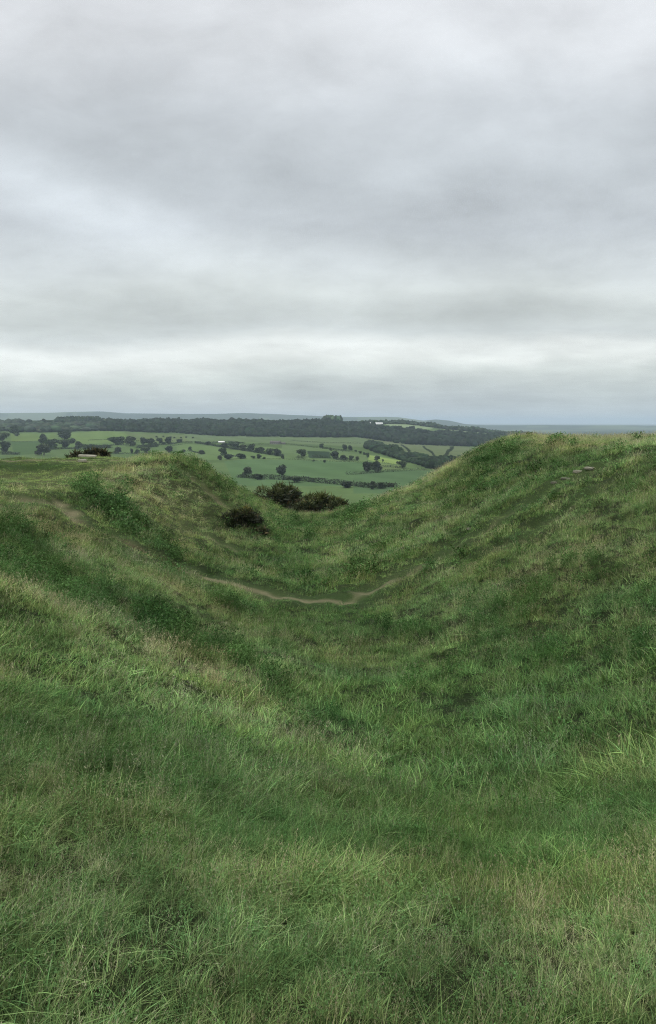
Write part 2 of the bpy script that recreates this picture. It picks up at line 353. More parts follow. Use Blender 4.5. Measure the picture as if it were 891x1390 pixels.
bare = np.maximum(bare, zone(90, 692, 30, 8, 24) * 1.1 * (.7 + 1.2 * nz2))
bare = np.maximum(bare, (GXX < -12.5) * np.exp(-((GYY - 44.2) / .7) ** 2) * .9)
bare = np.clip((bare - .25) * 1.6, 0, 1)
pathd = np.maximum.reduce([g(dpl, .9), g(dpr, 1.3) * .9, g(dpl2, .9), g(dpr2, .9) * .7, g(ds1, 1.0), g(ds2, .8), g(ds3, .8)])
pl_short = np.maximum.reduce([g(dpl, 1.1), g(dpr, 1.0) * .35])
short = np.maximum.reduce([pathd, zone(40, 655, 100, 18) * .9, zone(60, 634, 80, 6) * .3, zone(250, 700, 60, 50, 40) * .6, (GXX < -12) * sstep(30, 33, GYY) * .8])

# ground mesh: graded grid
def graded(segs):
    o = []
    for a, b_, d in segs: o.append(np.arange(a, b_ - d * .3, d))
    return np.concatenate(o + [[segs[-1][1]]])
mx = graded([(-90, -45, 1.5), (-45, -20, .5), (-20, -14, .25), (-14, 16, .13), (16, 24, .3), (24, 45, .7), (45, 90, 1.5)])
my = graded([(-40, -4, 1.5), (-4, 0, .4), (0, 14, .1), (14, 30, .12), (30, 64, .2), (64, 80, .6), (80, 150, 2)])
MX, MY = np.meshgrid(mx, my)
MZ = samp(HH, MX, MY) + fbm(MX, MY, 2.6, 3, 71) * .05 + samp(bare, MX, MY) * fbm(MX, MY, 5, 2, 75) * .04
ba = np.clip(samp(bare, MX, MY), 0, 1)[..., None]; dr = samp(dry, MX, MY)[..., None]; lu = samp(lush, MX, MY)[..., None]
green = np.array([.017, .030, .010]); straw = np.array([.034, .042, .018]); soil = np.array([.205, .195, .118]); dsoil = np.array([.070, .062, .034])  # green and straw turf darkened: shade in the grass gaps is in the colour
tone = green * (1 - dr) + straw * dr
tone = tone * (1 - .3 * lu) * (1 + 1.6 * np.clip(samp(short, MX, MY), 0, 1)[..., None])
bn = fbm(MX, MY, 3.1, 3, 78)
darkish = np.clip(.9 * np.clip(bn, -.2, 1) * (1 - samp(g(dpl, .5), MX, MY)) + samp(g(dpl2, .6) + g(dpr2, .6) * .8 + g(ds1, .4) * .5 + g(ds2, .5) * .6, MX, MY) + .5 * fbm(MX, MY, 1.1, 2, 77), 0, 1)[..., None]
sc_ = soil * (1 - darkish) + dsoil * darkish
tone = tone * (1 - ba) + sc_ * ba
ni, nj = MX.shape
idg = np.arange(ni * nj).reshape(ni, nj)
quads = np.stack([idg[:-1, :-1], idg[:-1, 1:], idg[1:, 1:], idg[1:, :-1]], -1).reshape(-1, 4)
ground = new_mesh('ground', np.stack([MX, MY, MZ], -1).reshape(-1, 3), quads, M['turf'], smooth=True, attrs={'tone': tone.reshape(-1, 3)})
tag(ground, kind='structure')

# ------------------------------------------------------------------ valley and far land
DD = np.array([60, 150, 300, 600, 700, 850, 1080, 1300, 1550, 1900, 2500, 2950, 3250, 3500, 4200, 6000, 8500, 10500, 12000, 14000, 20000, 46000], float)
UC = np.array([-1500, -300, 0, 150, 300, 450, 550, 640, 750, 950, 2400], float)
VT = {600: 700, 700: 681, 850: 659, 1080: 640, 1300: 627, 1550: 615.5}
v1900 = [600, 600, 600, 601, 603, 604, 611, 614, 616, 618, 618]
v2500 = [586, 586, 586, 586, 592, 594.5, 603, 606.5, 609, 612, 612]
v2950 = [579, 579, 579, 577.5, 579, 579.5, 587, 594, 600, 604, 604]
v3250 = [576, 576, 576, 574, 574, 575.5, 581, 590, 598, 603, 603]
v3500 = [574.5, 574.5, 574.5, 573, 573, 574, 575.5, 585, 596, 602, 602]
v4200 = [579, 579, 579, 577, 577, 577, 580, 590, 597, 602, 602]
HC_U = np.array([-1500, -300, -100, 0, 60, 100, 140, 170, 230, 290, 330, 345, 400, 480, 540, 560, 575, 592, 610, 632, 660, 700, 730, 780, 900, 2400], float)
HC_V = np.array([566, 562, 560, 561, 560.5, 559, 558.5, 561, 562, 562, 560.5, 561, 563.5, 565.5, 566, 568.5, 570.5, 569, 570.5, 575.5, 577, 577, 576.6, 577.2, 577.5, 577.5], float)
def valley_z(u, y):
    """u, y same-shape arrays"""
    u = np.asarray(u, float); y = np.asarray(y, float)
    Zc = np.zeros((len(DD),) + u.shape)
    for i, d in enumerate(DD):
        if d == 60: zz_ = np.full(u.shape, -30.)
        elif d == 150: zz_ = np.full(u.shape, -66.)
        elif d == 300: zz_ = np.full(u.shape, -74.)
        elif d in VT: zz_ = -(np.full(u.shape, VT[d]) - V0) / F * d
        elif d == 1900: zz_ = -(np.interp(u, UC, v1900) - V0) / F * d
        elif d == 2500: zz_ = -(np.interp(u, UC, v2500) - V0) / F * d
        elif d == 2950: zz_ = -(np.interp(u, UC, v2950) - V0) / F * d
        elif d == 3250: zz_ = -(np.interp(u, UC, v3250) - V0) / F * d
        elif d == 3500: zz_ = -(np.interp(u, UC, v3500) - V0) / F * d
        elif d == 4200: zz_ = -(np.interp(u, UC, v4200) - V0) / F * d
        elif d == 6000: zz_ = np.full(u.shape, -110.)
        elif d == 8500: zz_ = -110 + np.clip((577 - np.interp(u + 140, HC_U, HC_V)) / 16, 0, 1) * 130
        elif d == 10500: zz_ = np.full(u.shape, -112.)
        elif d == 12000: zz_ = np.maximum((V0 - np.interp(u, HC_U, HC_V)) / F * d, -115)
        elif d == 14000: zz_ = np.full(u.shape, -112.)
        else: zz_ = np.full(u.shape, -100.)
        Zc[i] = zz_
    k = np.clip(np.searchsorted(DD, y, side='right') - 1, 0, len(DD) - 2)
    t_ = (y - DD[k]) / (DD[k + 1] - DD[k]); far = sstep(3300, 6000, y)
    t_ = t_ * (1 - far) + far * (t_ * t_ * (3 - 2 * t_))
    z0 = np.take_along_axis(Zc, k[None], 0)[0]; z1 = np.take_along_axis(Zc, (k + 1)[None], 0)[0]
    x = (u - U0) / F * y
    return z0 * (1 - t_) + z1 * t_ + fbm(x, y, 1 / 420, 3, 5) * 5 * sstep(300, 900, y) * (1 - sstep(3000, 4500, y)) + fbm(x, y, 1 / 900, 4, 15) * 12 * sstep(6500, 9000, y) * (1 - sstep(14000, 18000, y))
_yv = np.geomspace(300, 5000, 4000)
def vhit(u, v):
    z = (V0 - v) / F * _yv; gz = valley_z(np.full(_yv.shape, float(u)), _yv)
    k = np.nonzero(gz >= z)[0]; k = k[0] if len(k) else len(_yv) - 1
    return np.array([(u - U0) / F * _yv[k], _yv[k], gz[k]])
def inpoly(u, v, P):
    r = np.zeros(u.shape, bool); n = len(P)
    for i in range(n):
        (x1, y1), (x2, y2) = P[i], P[(i + 1) % n]
        c_ = ((y1 > v) != (y2 > v)) & (u < (x2 - x1) * (v - y1) / (y2 - y1 + 1e-9) + x1)
        r ^= c_
    return r
us = np.concatenate([np.linspace(-900, -160, 60), np.linspace(-150, 760, 760), np.linspace(775, 1800, 60)])
yr = np.concatenate([np.geomspace(60, 550, 25)[:-1], np.geomspace(550, 4200, 420), np.geomspace(4200, 46000, 90)[1:]])
VU, VY = np.meshgrid(us, yr)
VZ = valley_z(VU, VY); VX = (VU - U0) / F * VY; VPV = V0 - F * VZ / VY
fcol = np.zeros(VU.shape + (3,)); fcol[:] = (.105, .145, .068)
# a patchwork for everything, then the fields one can tell apart
ca, sa = math.cos(.35), math.sin(.35)
px_ = (VX * ca + VY * sa) / 210 + 2.5 * fbm(VX, VY, 1 / 1500, 2, 80); py_ = (-VX * sa + VY * ca) / 260
cell = vnoise(np.floor(px_) * 1.0 + .001, np.floor(py_ + .37 * np.floor(px_)) + .001, 91)
fcol *= (.8 + .4 * cell)[..., None]
FIELDS = [
 ([(305, 626), (330, 624), (420, 625), (490, 628), (520, 630), (500, 660), (320, 660)], (.100, .148, .076)),
 ([(500, 640), (560, 638), (600, 640), (600, 670), (480, 670), (480, 645)], (.095, .140, .074)),
 ([(15, 588), (52, 589), (56, 598), (15, 599)], (.125, .165, .07)), ([(15, 600), (56, 599), (52, 616), (20, 618)], (.085, .125, .06)),
 ([(72, 588), (86, 588), (70, 600), (60, 598)], (.12, .16, .07)), ([(92, 590), (135, 584), (175, 588), (185, 600), (110, 602)], (.13, .175, .075)),
 ([(170, 588), (250, 590), (262, 600), (190, 600)], (.12, .15, .075)), ([(235, 606), (250, 602), (290, 606), (340, 613), (384, 622), (300, 625), (230, 622)], (.125, .17, .08)),
 ([(110, 606), (240, 606), (240, 624), (110, 624)], (.105, .145, .068)),
 ([(250, 589), (500, 594), (500, 607), (380, 601), (290, 600), (255, 598)], (.12, .155, .085)),
 ([(383, 604), (440, 608), (490, 616), (418, 612), (384, 620)], (.115, .155, .08)),
 ([(417, 612), (447, 613), (450, 622), (420, 622)], (.055, .08, .045)),
 ([(490, 594), (545, 601), (640, 607), (640, 622), (600, 622), (545, 612), (520, 602), (500, 598)], (.125, .15, .085)),
 ([(502, 618), (545, 625), (548, 631), (515, 628), (500, 624)], (.20, .25, .10)), ([(448, 612), (495, 618), (500, 626), (470, 622)], (.12, .16, .08)),
 ([(515, 629), (545, 632), (545, 637), (515, 638)], (.13, .165, .08)),
 ([(520, 574), (540, 575), (590, 580), (585, 583), (530, 579)], (.20, .24, .15)), ([(600, 581), (625, 584), (660, 588), (650, 590), (605, 585)], (.2, .23, .16)),
]
front = (VY > 450) & (VY < 3600)
for P, c_ in FIELDS:
    fm = np.array([.110, .150, .075]); fcol[inpoly(VU, VPV, P) & front] = np.clip(fm + (np.array(c_) - fm) * 1.4, .02, 1)
fcol *= np.array([.90, .98, .84])
rows_ = np.sin((VX * .8 + VY * .25) / 9 + 3 * cell) * .06 * (cell > .45); fcol *= (1 + rows_)[..., None]
fcol[VY > 5500] = (.05, .07, .045)
patch = fbm(VX, VY, 1 / 1100, 4, 95)
fcol[(VY > 5500) & (patch > .12)] = (.11, .14, .075)
ni, nj = VU.shape; idg = np.arange(ni * nj).reshape(ni, nj)
quads = np.stack([idg[:-1, :-1], idg[:-1, 1:], idg[1:, 1:], idg[1:, :-1]], -1).reshape(-1, 4)
val = new_mesh('valley_land', np.stack([VX, VY, VZ], -1).reshape(-1, 3), quads, M['valley'], smooth=True, attrs={'tone': fcol.reshape(-1, 3)})
tag(val, kind='structure')

# ------------------------------------------------------------------ leaf clump builders
def rand_quads(P, size, rg, flat=.0, tri=False):
    """little leaf sprays: one crumpled quad at every point"""
    n = len(P); a = rg.normal(size=(n, 3)); a /= np.linalg.norm(a, axis=1)[:, None]
    b_ = rg.normal(size=(n, 3)); b_[:, 2] *= (1 - flat); b_ -= (a * b_).sum(1)[:, None] * a; b_ /= np.linalg.norm(b_, axis=1)[:, None]
    s = np.asarray(size).reshape(-1, 1) * rg.uniform(.6, 1.3, (n, 1))
    V = np.stack([P - a * s * .5, P + b_ * s * .45, P + a * s * .5, P - b_ * s * .45], 1)
    V += rg.normal(size=V.shape) * s[:, None] * .12
    Fq = np.arange(n * 4).reshape(n, 4)
    return V.reshape(-1, 3), Fq
def make_crown(seed, lobes=9, n=650, size=.13, wide=1.0, base=.18, col=(.034, .055, .024)):
    rg = np.random.default_rng(seed)
    L = []
    for i in range(lobes):
        a = rg.uniform(0, 6.28); r = rg.uniform(.05, .30); zc = rg.uniform(base + .16, .80)
        L.append((math.cos(a) * r, math.sin(a) * r, zc, rg.uniform(.15, .25)))
    L.append((0, 0, .58, .3))
    L = np.array(L); pick = rg.integers(0, len(L), n)
    d = rg.normal(size=(n, 3)); d /= np.linalg.norm(d, axis=1)[:, None]
    P = L[pick, :3] + d * (L[pick, 3] * rg.uniform(.65, 1.05, n))[:, None] * np.array([1, 1, .85])
    P[:, :2] *= wide
    P[:, 2] = np.clip(P[:, 2], base, 1.0)
    V, Fq = rand_quads(P, size, rg)
    tn = np.array(col) * rg.uniform(.7, 1.35, (len(L), 1))[pick] * rg.uniform(.8, 1.25, (n, 1))
    return V, Fq, np.repeat(tn, 4, 0)
def tube(pts, rad, k=6):
    V, Fq = [], []
    for i, (p, r) in enumerate(zip(pts, rad)):
        for j in range(k):
            a = 2 * math.pi * j / k; V.append((p[0] + math.cos(a) * r, p[1] + math.sin(a) * r, p[2]))
    for i in range(len(pts) - 1):
        for j in range(k): Fq.append((i * k + j, i * k + (j + 1) % k, (i + 1) * k + (j + 1) % k, (i + 1) * k + j))
    return np.array(V), np.array(Fq)
def join(parts):
    V, Fs, o = [], [], 0
    for v, f in parts: V.append(v); Fs.append(f + o); o += len(v)
    return np.concatenate(V), np.concatenate(Fs)
tree_protos = []
for i in range(7):
    V, Fq, tn = make_crown(100 + i, lobes=[9, 7, 11, 6, 9, 8, 12][i], wide=[1, 1.1, .95, 1.0, 1.15, .9, 1.05][i], col=[(.036, .058, .026), (.055, .082, .036), (.028, .045, .022), (.045, .064, .034), (.038, .066, .026), (.060, .078, .040), (.030, .050, .026)][i], base=[.05, .12, .03, .02, .06, .03, .04][i], n=1000)
    me_c = new_mesh('crown', V, Fq, M['leaf'], attrs={'tone': tn})
    rg = np.random.default_rng(i)
    tk = [tube([(0, 0, -.03), (.005, 0, .15), (.01, .01, .35), (0, .01, .6)], [.035, .028, .02, .006])]
    for b_ in range(4):
        a = b_ * 1.6 + i; tk.append(tube([(0, 0, .22), (math.cos(a) * .12, math.sin(a) * .12, .4), (math.cos(a) * .24, math.sin(a) * .24, .58)], [.016, .010, .003], 4))
    V, Fq = join(tk)
    me_t = new_mesh('trunk', V, Fq, M['bark'])
    tree_protos.append((me_c.data, me_t.data))
    bpy.data.objects.remove(me_c); bpy.data.objects.remove(me_t)
tcount = [0]
def tree(u, vb, hpx, wpx, label, group=None, cat='tree', name='broadleaf_tree'):
    p = vhit(u, vb); sy = p[1] / F
    h = hpx * sy * 1.08; wd = wpx * sy * 1.25
    i = tcount[0] % 7; tcount[0] += 1
    e = empty(name, (p[0], p[1], p[2] - .3), rng.uniform(0, 6.28))
    e.scale = (wd, wd, h)
    for nm, me in (('crown', tree_protos[i][0]), ('trunk', tree_protos[i][1])):
        o = bpy.data.objects.new(nm, me); o.parent = e; COL.objects.link(o)
    tag(e, label, cat, group)
    return e
def hedge(pts, hm, wm, label, name='hedge', group=None, dens=1.0, gap=.0, size=1.1, cat='hedge'):
    """pts in photo places on the valley land"""
    P = [vhit(*p) for p in pts]; rg = np.random.default_rng(int(pts[0][0] * 7 + pts[0][1])); Q = []
    for a, b_ in zip(P[:-1], P[1:]):
        ln = np.linalg.norm(b_ - a); n = int(ln * 2.2 * dens * hm * wm / 6) + 6
        t_ = rg.uniform(0, 1, n); q = a[None] * (1 - t_)[:, None] + b_[None] * t_[:, None]
        hv = hm * (.65 + .7 * vnoise(q[:, 0] / 9, q[:, 1] / 9, 3))
        keep = vnoise(q[:, 0] / 14, q[:, 1] / 14, 8) > gap
        q = q[keep]; hv = hv[keep]; n = len(q)
        q[:, 0] += rg.normal(0, wm * .3, n); q[:, 1] += rg.normal(0, wm * .3, n)
        q[:, 2] = valley_z(U0 + F * q[:, 0] / q[:, 1], q[:, 1]) + rg.uniform(0, 1, n) * hv
        Q.append(q)
    Q = np.concatenate(Q); V, Fq = rand_quads(Q, size, rg)
    tn = np.array([.034, .052, .026]) * rg.uniform(.7, 1.3, (len(Q), 1))
    o = P[0]
    ob = new_mesh(name, V - o, Fq, M['leaf'], attrs={'tone': np.repeat(tn, 4, 0)}, loc=tuple(o))
    return tag(ob, label, cat, group)
def ico():
    import bmesh
    bm = bmesh.new(); bmesh.ops.create_icosphere(bm, subdivisions=2, radius=1)
    V = np.array([v.co[:] for v in bm.verts]); Fq = np.array([[v.index for v in f.verts] for f in bm.faces]); bm.free(); return V, Fq
IV, IF = ico()
def wood(name, label, polys, spacing, hm, seed, base=(.030, .046, .026), vary=1.0):
    """a far wood: crowns standing on the land inside the given outlines (u, distance)"""
    rg = np.random.default_rng(seed); C = []
    for P in polys:
        P = [(a, b_) for a, b_ in P]
        ulo, uhi = min(p[0] for p in P), max(p[0] for p in P); dlo, dhi = min(p[1] for p in P), max(p[1] for p in P)
        area = (uhi - ulo) / F * (dlo + dhi) / 2 * (dhi - dlo); n = int(area / spacing ** 2)
        y = rg.uniform(dlo, dhi, n); u = rg.uniform(ulo, uhi, n)
        k = inpoly(u, y, P); C.append(np.stack([u[k], y[k]], 1))
    C = np.concatenate(C); u, y = C[:, 0], C[:, 1]; x = (u - U0) / F * y; z = valley_z(u, y)
    n = len(C); h = hm * (1 + vary * (rg.uniform(.6, 1.25, n) * (.65 + .75 * vnoise(x / 70, y / 70, 4) ** 1.5) - 1)); r = spacing * rg.uniform(.55, .95, n)
    V = IV[None] * np.stack([r, r, h * .5], 1)[:, None]
    V = V * (1 + rg.normal(0, .17, V.shape[:2])[..., None])
    V[..., 0] += x[:, None]; V[..., 1] += y[:, None]; V[..., 2] += (z + h * .52)[:, None]
    Fq = (IF[None] + (np.arange(n) * len(IV))[:, None, None]).reshape(-1, 3)
    tn = np.array(base) * rg.uniform(.5, 1.8, (n, 1)) * (1 + .25 * np.stack([vnoise(x / 60, y / 60, 6) - .5] * 3, 1)) * np.array([1, 1, 1]) * (1 + rg.normal(0, .07, (n, 3)))
    tn = np.repeat(tn[:, None], len(IV), 1) * rg.uniform(.75, 1.25, (n, len(IV), 1))
    c0 = np.array([x.mean(), y.mean(), z.mean()])
    ob = new_mesh(name, V.reshape(-1, 3) - c0, Fq, M['far_leaf'], attrs={'tone': np.clip(tn, .004, 1).reshape(-1, 3)}, loc=tuple(c0))
    return tag(ob, label, 'woodland', None, 'stuff')
def D(u, v): return vhit(u, v)[1]
# ridge wood: along the whole ridge
wood('ridge_woodland', 'long dark green wood covering the ridge beyond the fields',
     [[(138, D(138, 585)), (200, D(200, 587)), (240, D(240, 588)), (300, D(300, 592)), (370, D(370, 593)), (445, D(445, 594)), (490, D(490, 594)), (530, D(530, 600)), (560, D(560, 603.5)), (600, D(600, 605)), (640, D(640, 606.5)), (760, D(760, 609)),
       (760, 3100), (640, 3080), (580, 3040), (530, 3060), (490, 3250), (300, 3400), (138, 3300)]], 13.5, 17, 1, (.016, .025, .014))
wood('skyline_woodland', 'thin dark belt of trees on the skyline behind the long white roof',
     [[(488, 3480), (548, 3480), (600, 3420), (720, 3380), (790, 3380), (790, 3640), (600, 3640), (488, 3560)]], 12, 15, 2)
wood('village_woodland', 'hazy mixed trees massed on the ridge at the left around the houses',
     [[(-330, 2480), (0, D(0, 586)), (60, D(60, 587)), (100, D(100, 586)), (140, D(140, 585)), (145, 3300), (-330, 3300)]], 22, 15, 3, base=(.038, .052, .034))
wood('hilltop_copse', 'flat topped block of trees rising over the village on the left skyline',
     [[(76, 3050), (136, 3050), (134, 3250), (78, 3250)]], 11, 28, 4, base=(.026, .040, .024), vary=.25)
wood('round_copse', 'rounded clump of tall trees standing above the middle of the ridge wood',
     [[(441, 3350), (464, 3350), (463, 3420), (442, 3420)]], 12, 38, 5, base=(.045, .075, .038), vary=.15)
wood('valley_woodland', 'dark wood slanting downhill across the fields on the right',
     [[(496, D(496, 609)), (515, D(515, 616)), (532, D(532, 621)), (548, D(548, 626)), (549, D(549, 619)), (535, D(535, 611)), (518, D(518, 606)), (504, D(504, 603)), (497, D(497, 604))],
      [(545, D(545, 626)), (565, D(565, 630)), (585, D(585, 637)), (640, D(640, 640)), (640, D(640, 628)), (600, D(600, 626)), (580, D(580, 623)), (560, D(560, 618)), (548, D(548, 621))]], 8, 11, 6, base=(.024, .038, .022))

# ------------------------------------------------------------------ trees of the valley
tree(21, 592, 15, 12, 'lone dark tree standing in the upper left field below the village', )
gL = 'trees along the left edge of the fields'
tree(4, 600, 13, 16, 'dark tree cut by the left edge, upper of the two there', gL); tree(8, 614, 15, 15, 'rounded tree near the left edge above the plateau track', gL)
hedge([(0, 617), (12, 617), (26, 617)], 6, 8, 'low dark thicket behind the far left end of the grassy plateau', 'hedge', cat='hedge', size=1.6)
tree(59, 603, 14, 12, 'uppermost of the three trees clumped in the left field', 'clump of three trees in the left field')
tree(68, 610, 15, 14, 'right hand tree of the three clumped in the left field', 'clump of three trees in the left field')
tree(60, 618, 16, 22, 'broadest and lowest tree of the clump in the left field', 'clump of three trees in the left field')
tree(88, 597, 12, 20, 'broad tree between the village trees and the bright left field')
tree(80, 603, 6, 6, 'small bush beside the broad tree in the left fields', cat='bush', name='bush')
tree(89, 609, 13, 15, 'round tree above the dark gorse on the left plateau edge', 'trees over the left gorse')
tree(98, 602, 7, 10, 'small low tree just above the round one on the left', 'trees over the left gorse')
tree(107, 610, 11, 12, 'grey green tree right of the round one on the left', 'trees over the left gorse')
hedge([(112, 609), (130, 609), (150, 608)], 9, 10, 'thick grey green hedge between the left trees and the oak row', size=1.8)
gO = 'oak row across the left fields'
tree(157, 604, 12, 19, 'widest and leftmost tree of the row across the left fields', gO)
tree(177, 605.5, 14, 17, 'tallest and densest round tree of the left field row', gO)
tree(195, 604, 10, 10, 'third tree of the left field row, touching its right neighbour', gO)
tree(205, 604, 9, 12, 'fourth tree of the left field row, sloping to the right', gO)
tree(217, 603, 9, 9, 'fifth tree of the left field row, neatly round', gO)
tree(229, 603, 10, 10, 'last upright tree at the right end of the left field row', gO)
tree(211, 604, 4, 6, 'low bush filling the gap between the fourth and fifth row trees', gO, cat='bush', name='bush')
tree(223, 603.5, 4, 6, 'low bush between the last two trees of the left field row', gO, cat='bush', name='bush')
hedge([(150, 604.5), (190, 605), (232, 603.5)], 3, 5, 'low hedge growing along the foot of the oak row', size=1.1)
hedge([(186, 608.5), (198, 608), (215, 606)], 7, 9, 'hazy shrubby hedge just below the row of oaks', size=1.6)
tree(161, 616, 10, 12, 'grey green tree just right of the plateau gorse', name='broadleaf_tree')
gB = 'small trees low on the left field'
tree(179, 616, 7, 5, 'narrow small tree, left of three low on the left field', gB); tree(186, 616, 6, 7, 'small middle tree of three low on the left field', gB); tree(198, 616, 9, 12, 'largest and rightmost of three trees low on the left field', gB)
tree(230, 614, 9, 12, 'wide tree with a bare trunk just above the grassy mound')
tree(249, 614, 4, 8, 'flat low bush above the top of the grassy mound', cat='bush', name='bush'); tree(258, 611, 5, 5, 'tiny round bush above the mound, in the pale field', cat='bush', name='bush')
tree(273, 616.5, 6, 11, 'dark flat topped bush in the pale field right of the mound', cat='bush', name='bush')
tree(244, 601, 5, 9, 'low bush right of the end of the oak row', cat='bush', name='bush')
gS = 'scattered bushes in the pasture under the wood'
for k_, (a, b_) in enumerate([(213, 594), (222, 593.5), (232, 594.5), (237, 595), (241, 598.5), (246, 595), (253, 594.5), (262, 595)]):
    tree(a, b_, 2.3, 3.2, '%s from the left of eight tiny bushes dotted below the ridge wood' % ('first', 'second', 'third', 'fourth', 'fifth and lowest', 'sixth', 'seventh', 'eighth')[k_], gS, cat='bush', name='bush')
gH = 'hedgerow trees by the pale shed'
hedge([(265, 601.5), (283, 604), (300, 607), (320, 610), (345, 614), (384, 620)], 5, 6, 'dark hedge running downhill below the pale shed', size=1.4)
for a, b_, h_, w_, l_ in [(268, 602, 3, 5, 'small bush at the upper left end of the shed hedge'), (283, 604, 5, 9, 'low tree in the hedge left of the pale shed'), (305, 608, 7, 13, 'tree directly under the pale shed'), (318, 610, 11, 14, 'tallest tree in the hedge just right of the pale shed'),
                         (330, 612, 9, 12, 'second tree right of the pale shed in the hedge'), (341, 613, 10, 12, 'round separate crown midway down the shed hedge'), (354, 615, 8, 14, 'broad tree in the lower part of the shed hedge'), (366, 617.5, 9, 12, 'tree left of the end tree in the shed hedge'), (377, 619, 10, 13, 'domed tree near the bottom end of the shed hedge')]:
    tree(a, b_, h_, w_, l_, gH)
tree(384, 623, 5, 5, 'small bush ending the shed hedge at the field wall', gH, cat='bush', name='bush')
tree(303, 618.5, 11, 10, 'pale grey green tree alone above the dark clipped thickets')
gT = 'thickets along the top of the smooth field'
for a, b_, h_, w_, l_ in [(298, 624.5, 7, 8, 'round thicket at the left corner of the smooth field'), (311, 623.5, 7, 16, 'long low thicket, second along the smooth field edge'), (327, 622.5, 7, 16, 'long low thicket, third along the smooth field edge'),
                          (344, 622.5, 4, 7, 'small low bush between thickets on the smooth field edge'), (352, 622.5, 6, 8, 'rounder bush on the smooth field edge'), (359, 623, 3, 5, 'last tiny bush of the row on the smooth field edge')]:
    tree(a, b_, h_, w_, l_, gT, cat='bush', name='bush')
hedge([(360, 623), (384, 623.5), (404, 624), (430, 626), (470, 627), (520, 629)], 1.8, 2.5, 'thin dark hedge along the top of the smooth blue green field', size=.9, dens=2)
tree(436, 608.5, 7, 6, 'single small round tree right of the farmhouse hedge'); tree(448.5, 612, 5, 4, 'narrow little tree above the scrubby field', name='bush', cat='bush')
gP = 'pair of trees in the middle field'
tree(468, 611.5, 8, 8, 'left and taller of the close pair in the middle fields', gP); tree(475.5, 611.5, 7, 7, 'right hand one of the close pair in the middle fields', gP)
tree(410, 620.5, 11, 15, 'broad dark tree with trunk left of the scrubby field')
hedge([(403, 622), (414, 623)], 5, 5, 'short dark hedge at the foot of the broad tree by the scrub')
tree(455, 623, 11, 13, 'large domed tree at the right end of the scrubby field'); tree(466, 624.5, 7, 12, 'lower spreading tree right of the large domed one')
hedge([(425, 620), (435, 621.5), (446, 622)], 4, 6, 'ragged bushes along the lower edge of the scrubby field')
gQ = 'two small trees on the field wall'
tree(477, 625, 7, 6, 'left of two small round trees on the field wall', gQ); tree(485, 625, 6, 6, 'right of two small round trees on the field wall', gQ)
tree(441, 628, 4, 5, 'small bush on the smooth field below the scrub', cat='bush', name='bush'); tree(426, 626.5, 3, 3, 'tiny bush on the hedge below the scrub', cat='bush', name='bush')
gW = 'hedge trees crossing down to the bright field'
for a, b_, h_, w_, l_ in [(483, 613.5, 3, 4, 'small bush heading the hedge down to the bright field'), (489, 615.5, 3.5, 5, 'low bush second in the hedge to the bright field'), (494.5, 617.5, 4, 4, 'low bush just above the bright field corner'), (499, 621, 7, 4.5, 'slim upright tree at the corner of the bright field'),
                          (513, 625, 7, 10, 'spreading small tree inside the bright yellow green field'), (520, 627, 4, 3, 'tiny upright bush beside the tree in the bright field'), (540, 630, 4, 4, 'little bush at the right tip of the bright field')]:
    tree(a, b_, h_, w_, l_, gW, cat='tree' if h_ > 5 else 'bush', name='broadleaf_tree' if h_ > 5 else 'bush')
tree(547, 635.5, 10, 12, 'round black green tree below the tip of the slanting wood')
tree(499, 640, 14, 14, 'left half of the dark clump above the lower hedge', 'dark clump by the lower hedge'); tree(510, 641, 15, 18, 'right and larger half of the dark clump above the lower hedge', 'dark clump by the lower hedge')
hedge([(470, 645), (500, 643), (520, 641), (545, 639.5), (580, 639)], 4, 5, 'dark lower hedge between the two blue green fields on the right', size=1.0)
hedge([(515, 628), (530, 630), (546, 632)], 1.6, 2, 'thin hedge below the bright yellow green field', size=.8, dens=2)
hedge([(601, 623), (607, 617), (614, 609)], 4, 5, 'hedge climbing the far field beside the right hand bank', size=1.2); tree(613.5, 609.5, 4, 5, 'little tree at the top of the hedge by the right bank')
hedge([(384, 602.5), (400, 604), (415, 606), (432, 608)], 2.5, 3.5, 'thin hedge running right from the farmhouse', size=1)
hedge([(330, 603.5), (350, 603.5), (366, 603.5)], 2.2, 3, 'thin hedge running left from the farmhouse', size=1, dens=1.5)
hedge([(448, 611), (466, 613), (482, 614)], 1.8, 2.5, 'faint hedge linking the pair of trees to the slope', size=.9)
hedge([(15, 600), (35, 600), (57, 600.5)], 1.6, 2.5, 'thin hedge dividing the two left hand fields', size=.9, dens=1.5)
hedge([(232, 606), (262, 601.5)], 1.8, 3, 'thin hedge joining the oak row to the shed hedge', size=.9)
tree(337, 646, 13, 14, 'grey green tree peeping over the grassy bank left of the gorse'); tree(382, 646, 14, 16, 'dark tree behind the large gorse at the field bottom')
gK = 'bushes along the bottom hedge behind the gorse'
hedge([(325, 648), (350, 650), (400, 652), (440, 656), (475, 659), (500, 662), (540, 661)], 5, 8, 'tall dark hedge along the bottom of the smooth field', size=1.4)
for a, b_, h_, w_, l_ in [(350, 651, 8, 16, 'leftmost bush rising from the bottom hedge by the grassy bank'), (400, 655, 9, 20, 'bush in the bottom hedge behind the large gorse'), (470, 662, 9, 18, 'bush of the bottom hedge right above the low gorse'), (507, 664, 11, 12, 'taller bush of the bottom hedge beside the right bank foot'), (519, 663, 9, 12, 'dark bush of the bottom hedge next to the taller one'), (530, 661, 6, 12, 'last low bush of the bottom hedge against the right bank')]:
    tree(a, b_, h_, w_, l_, gK, cat='bush', name='bush')
gV = 'taller trees over the village woods'
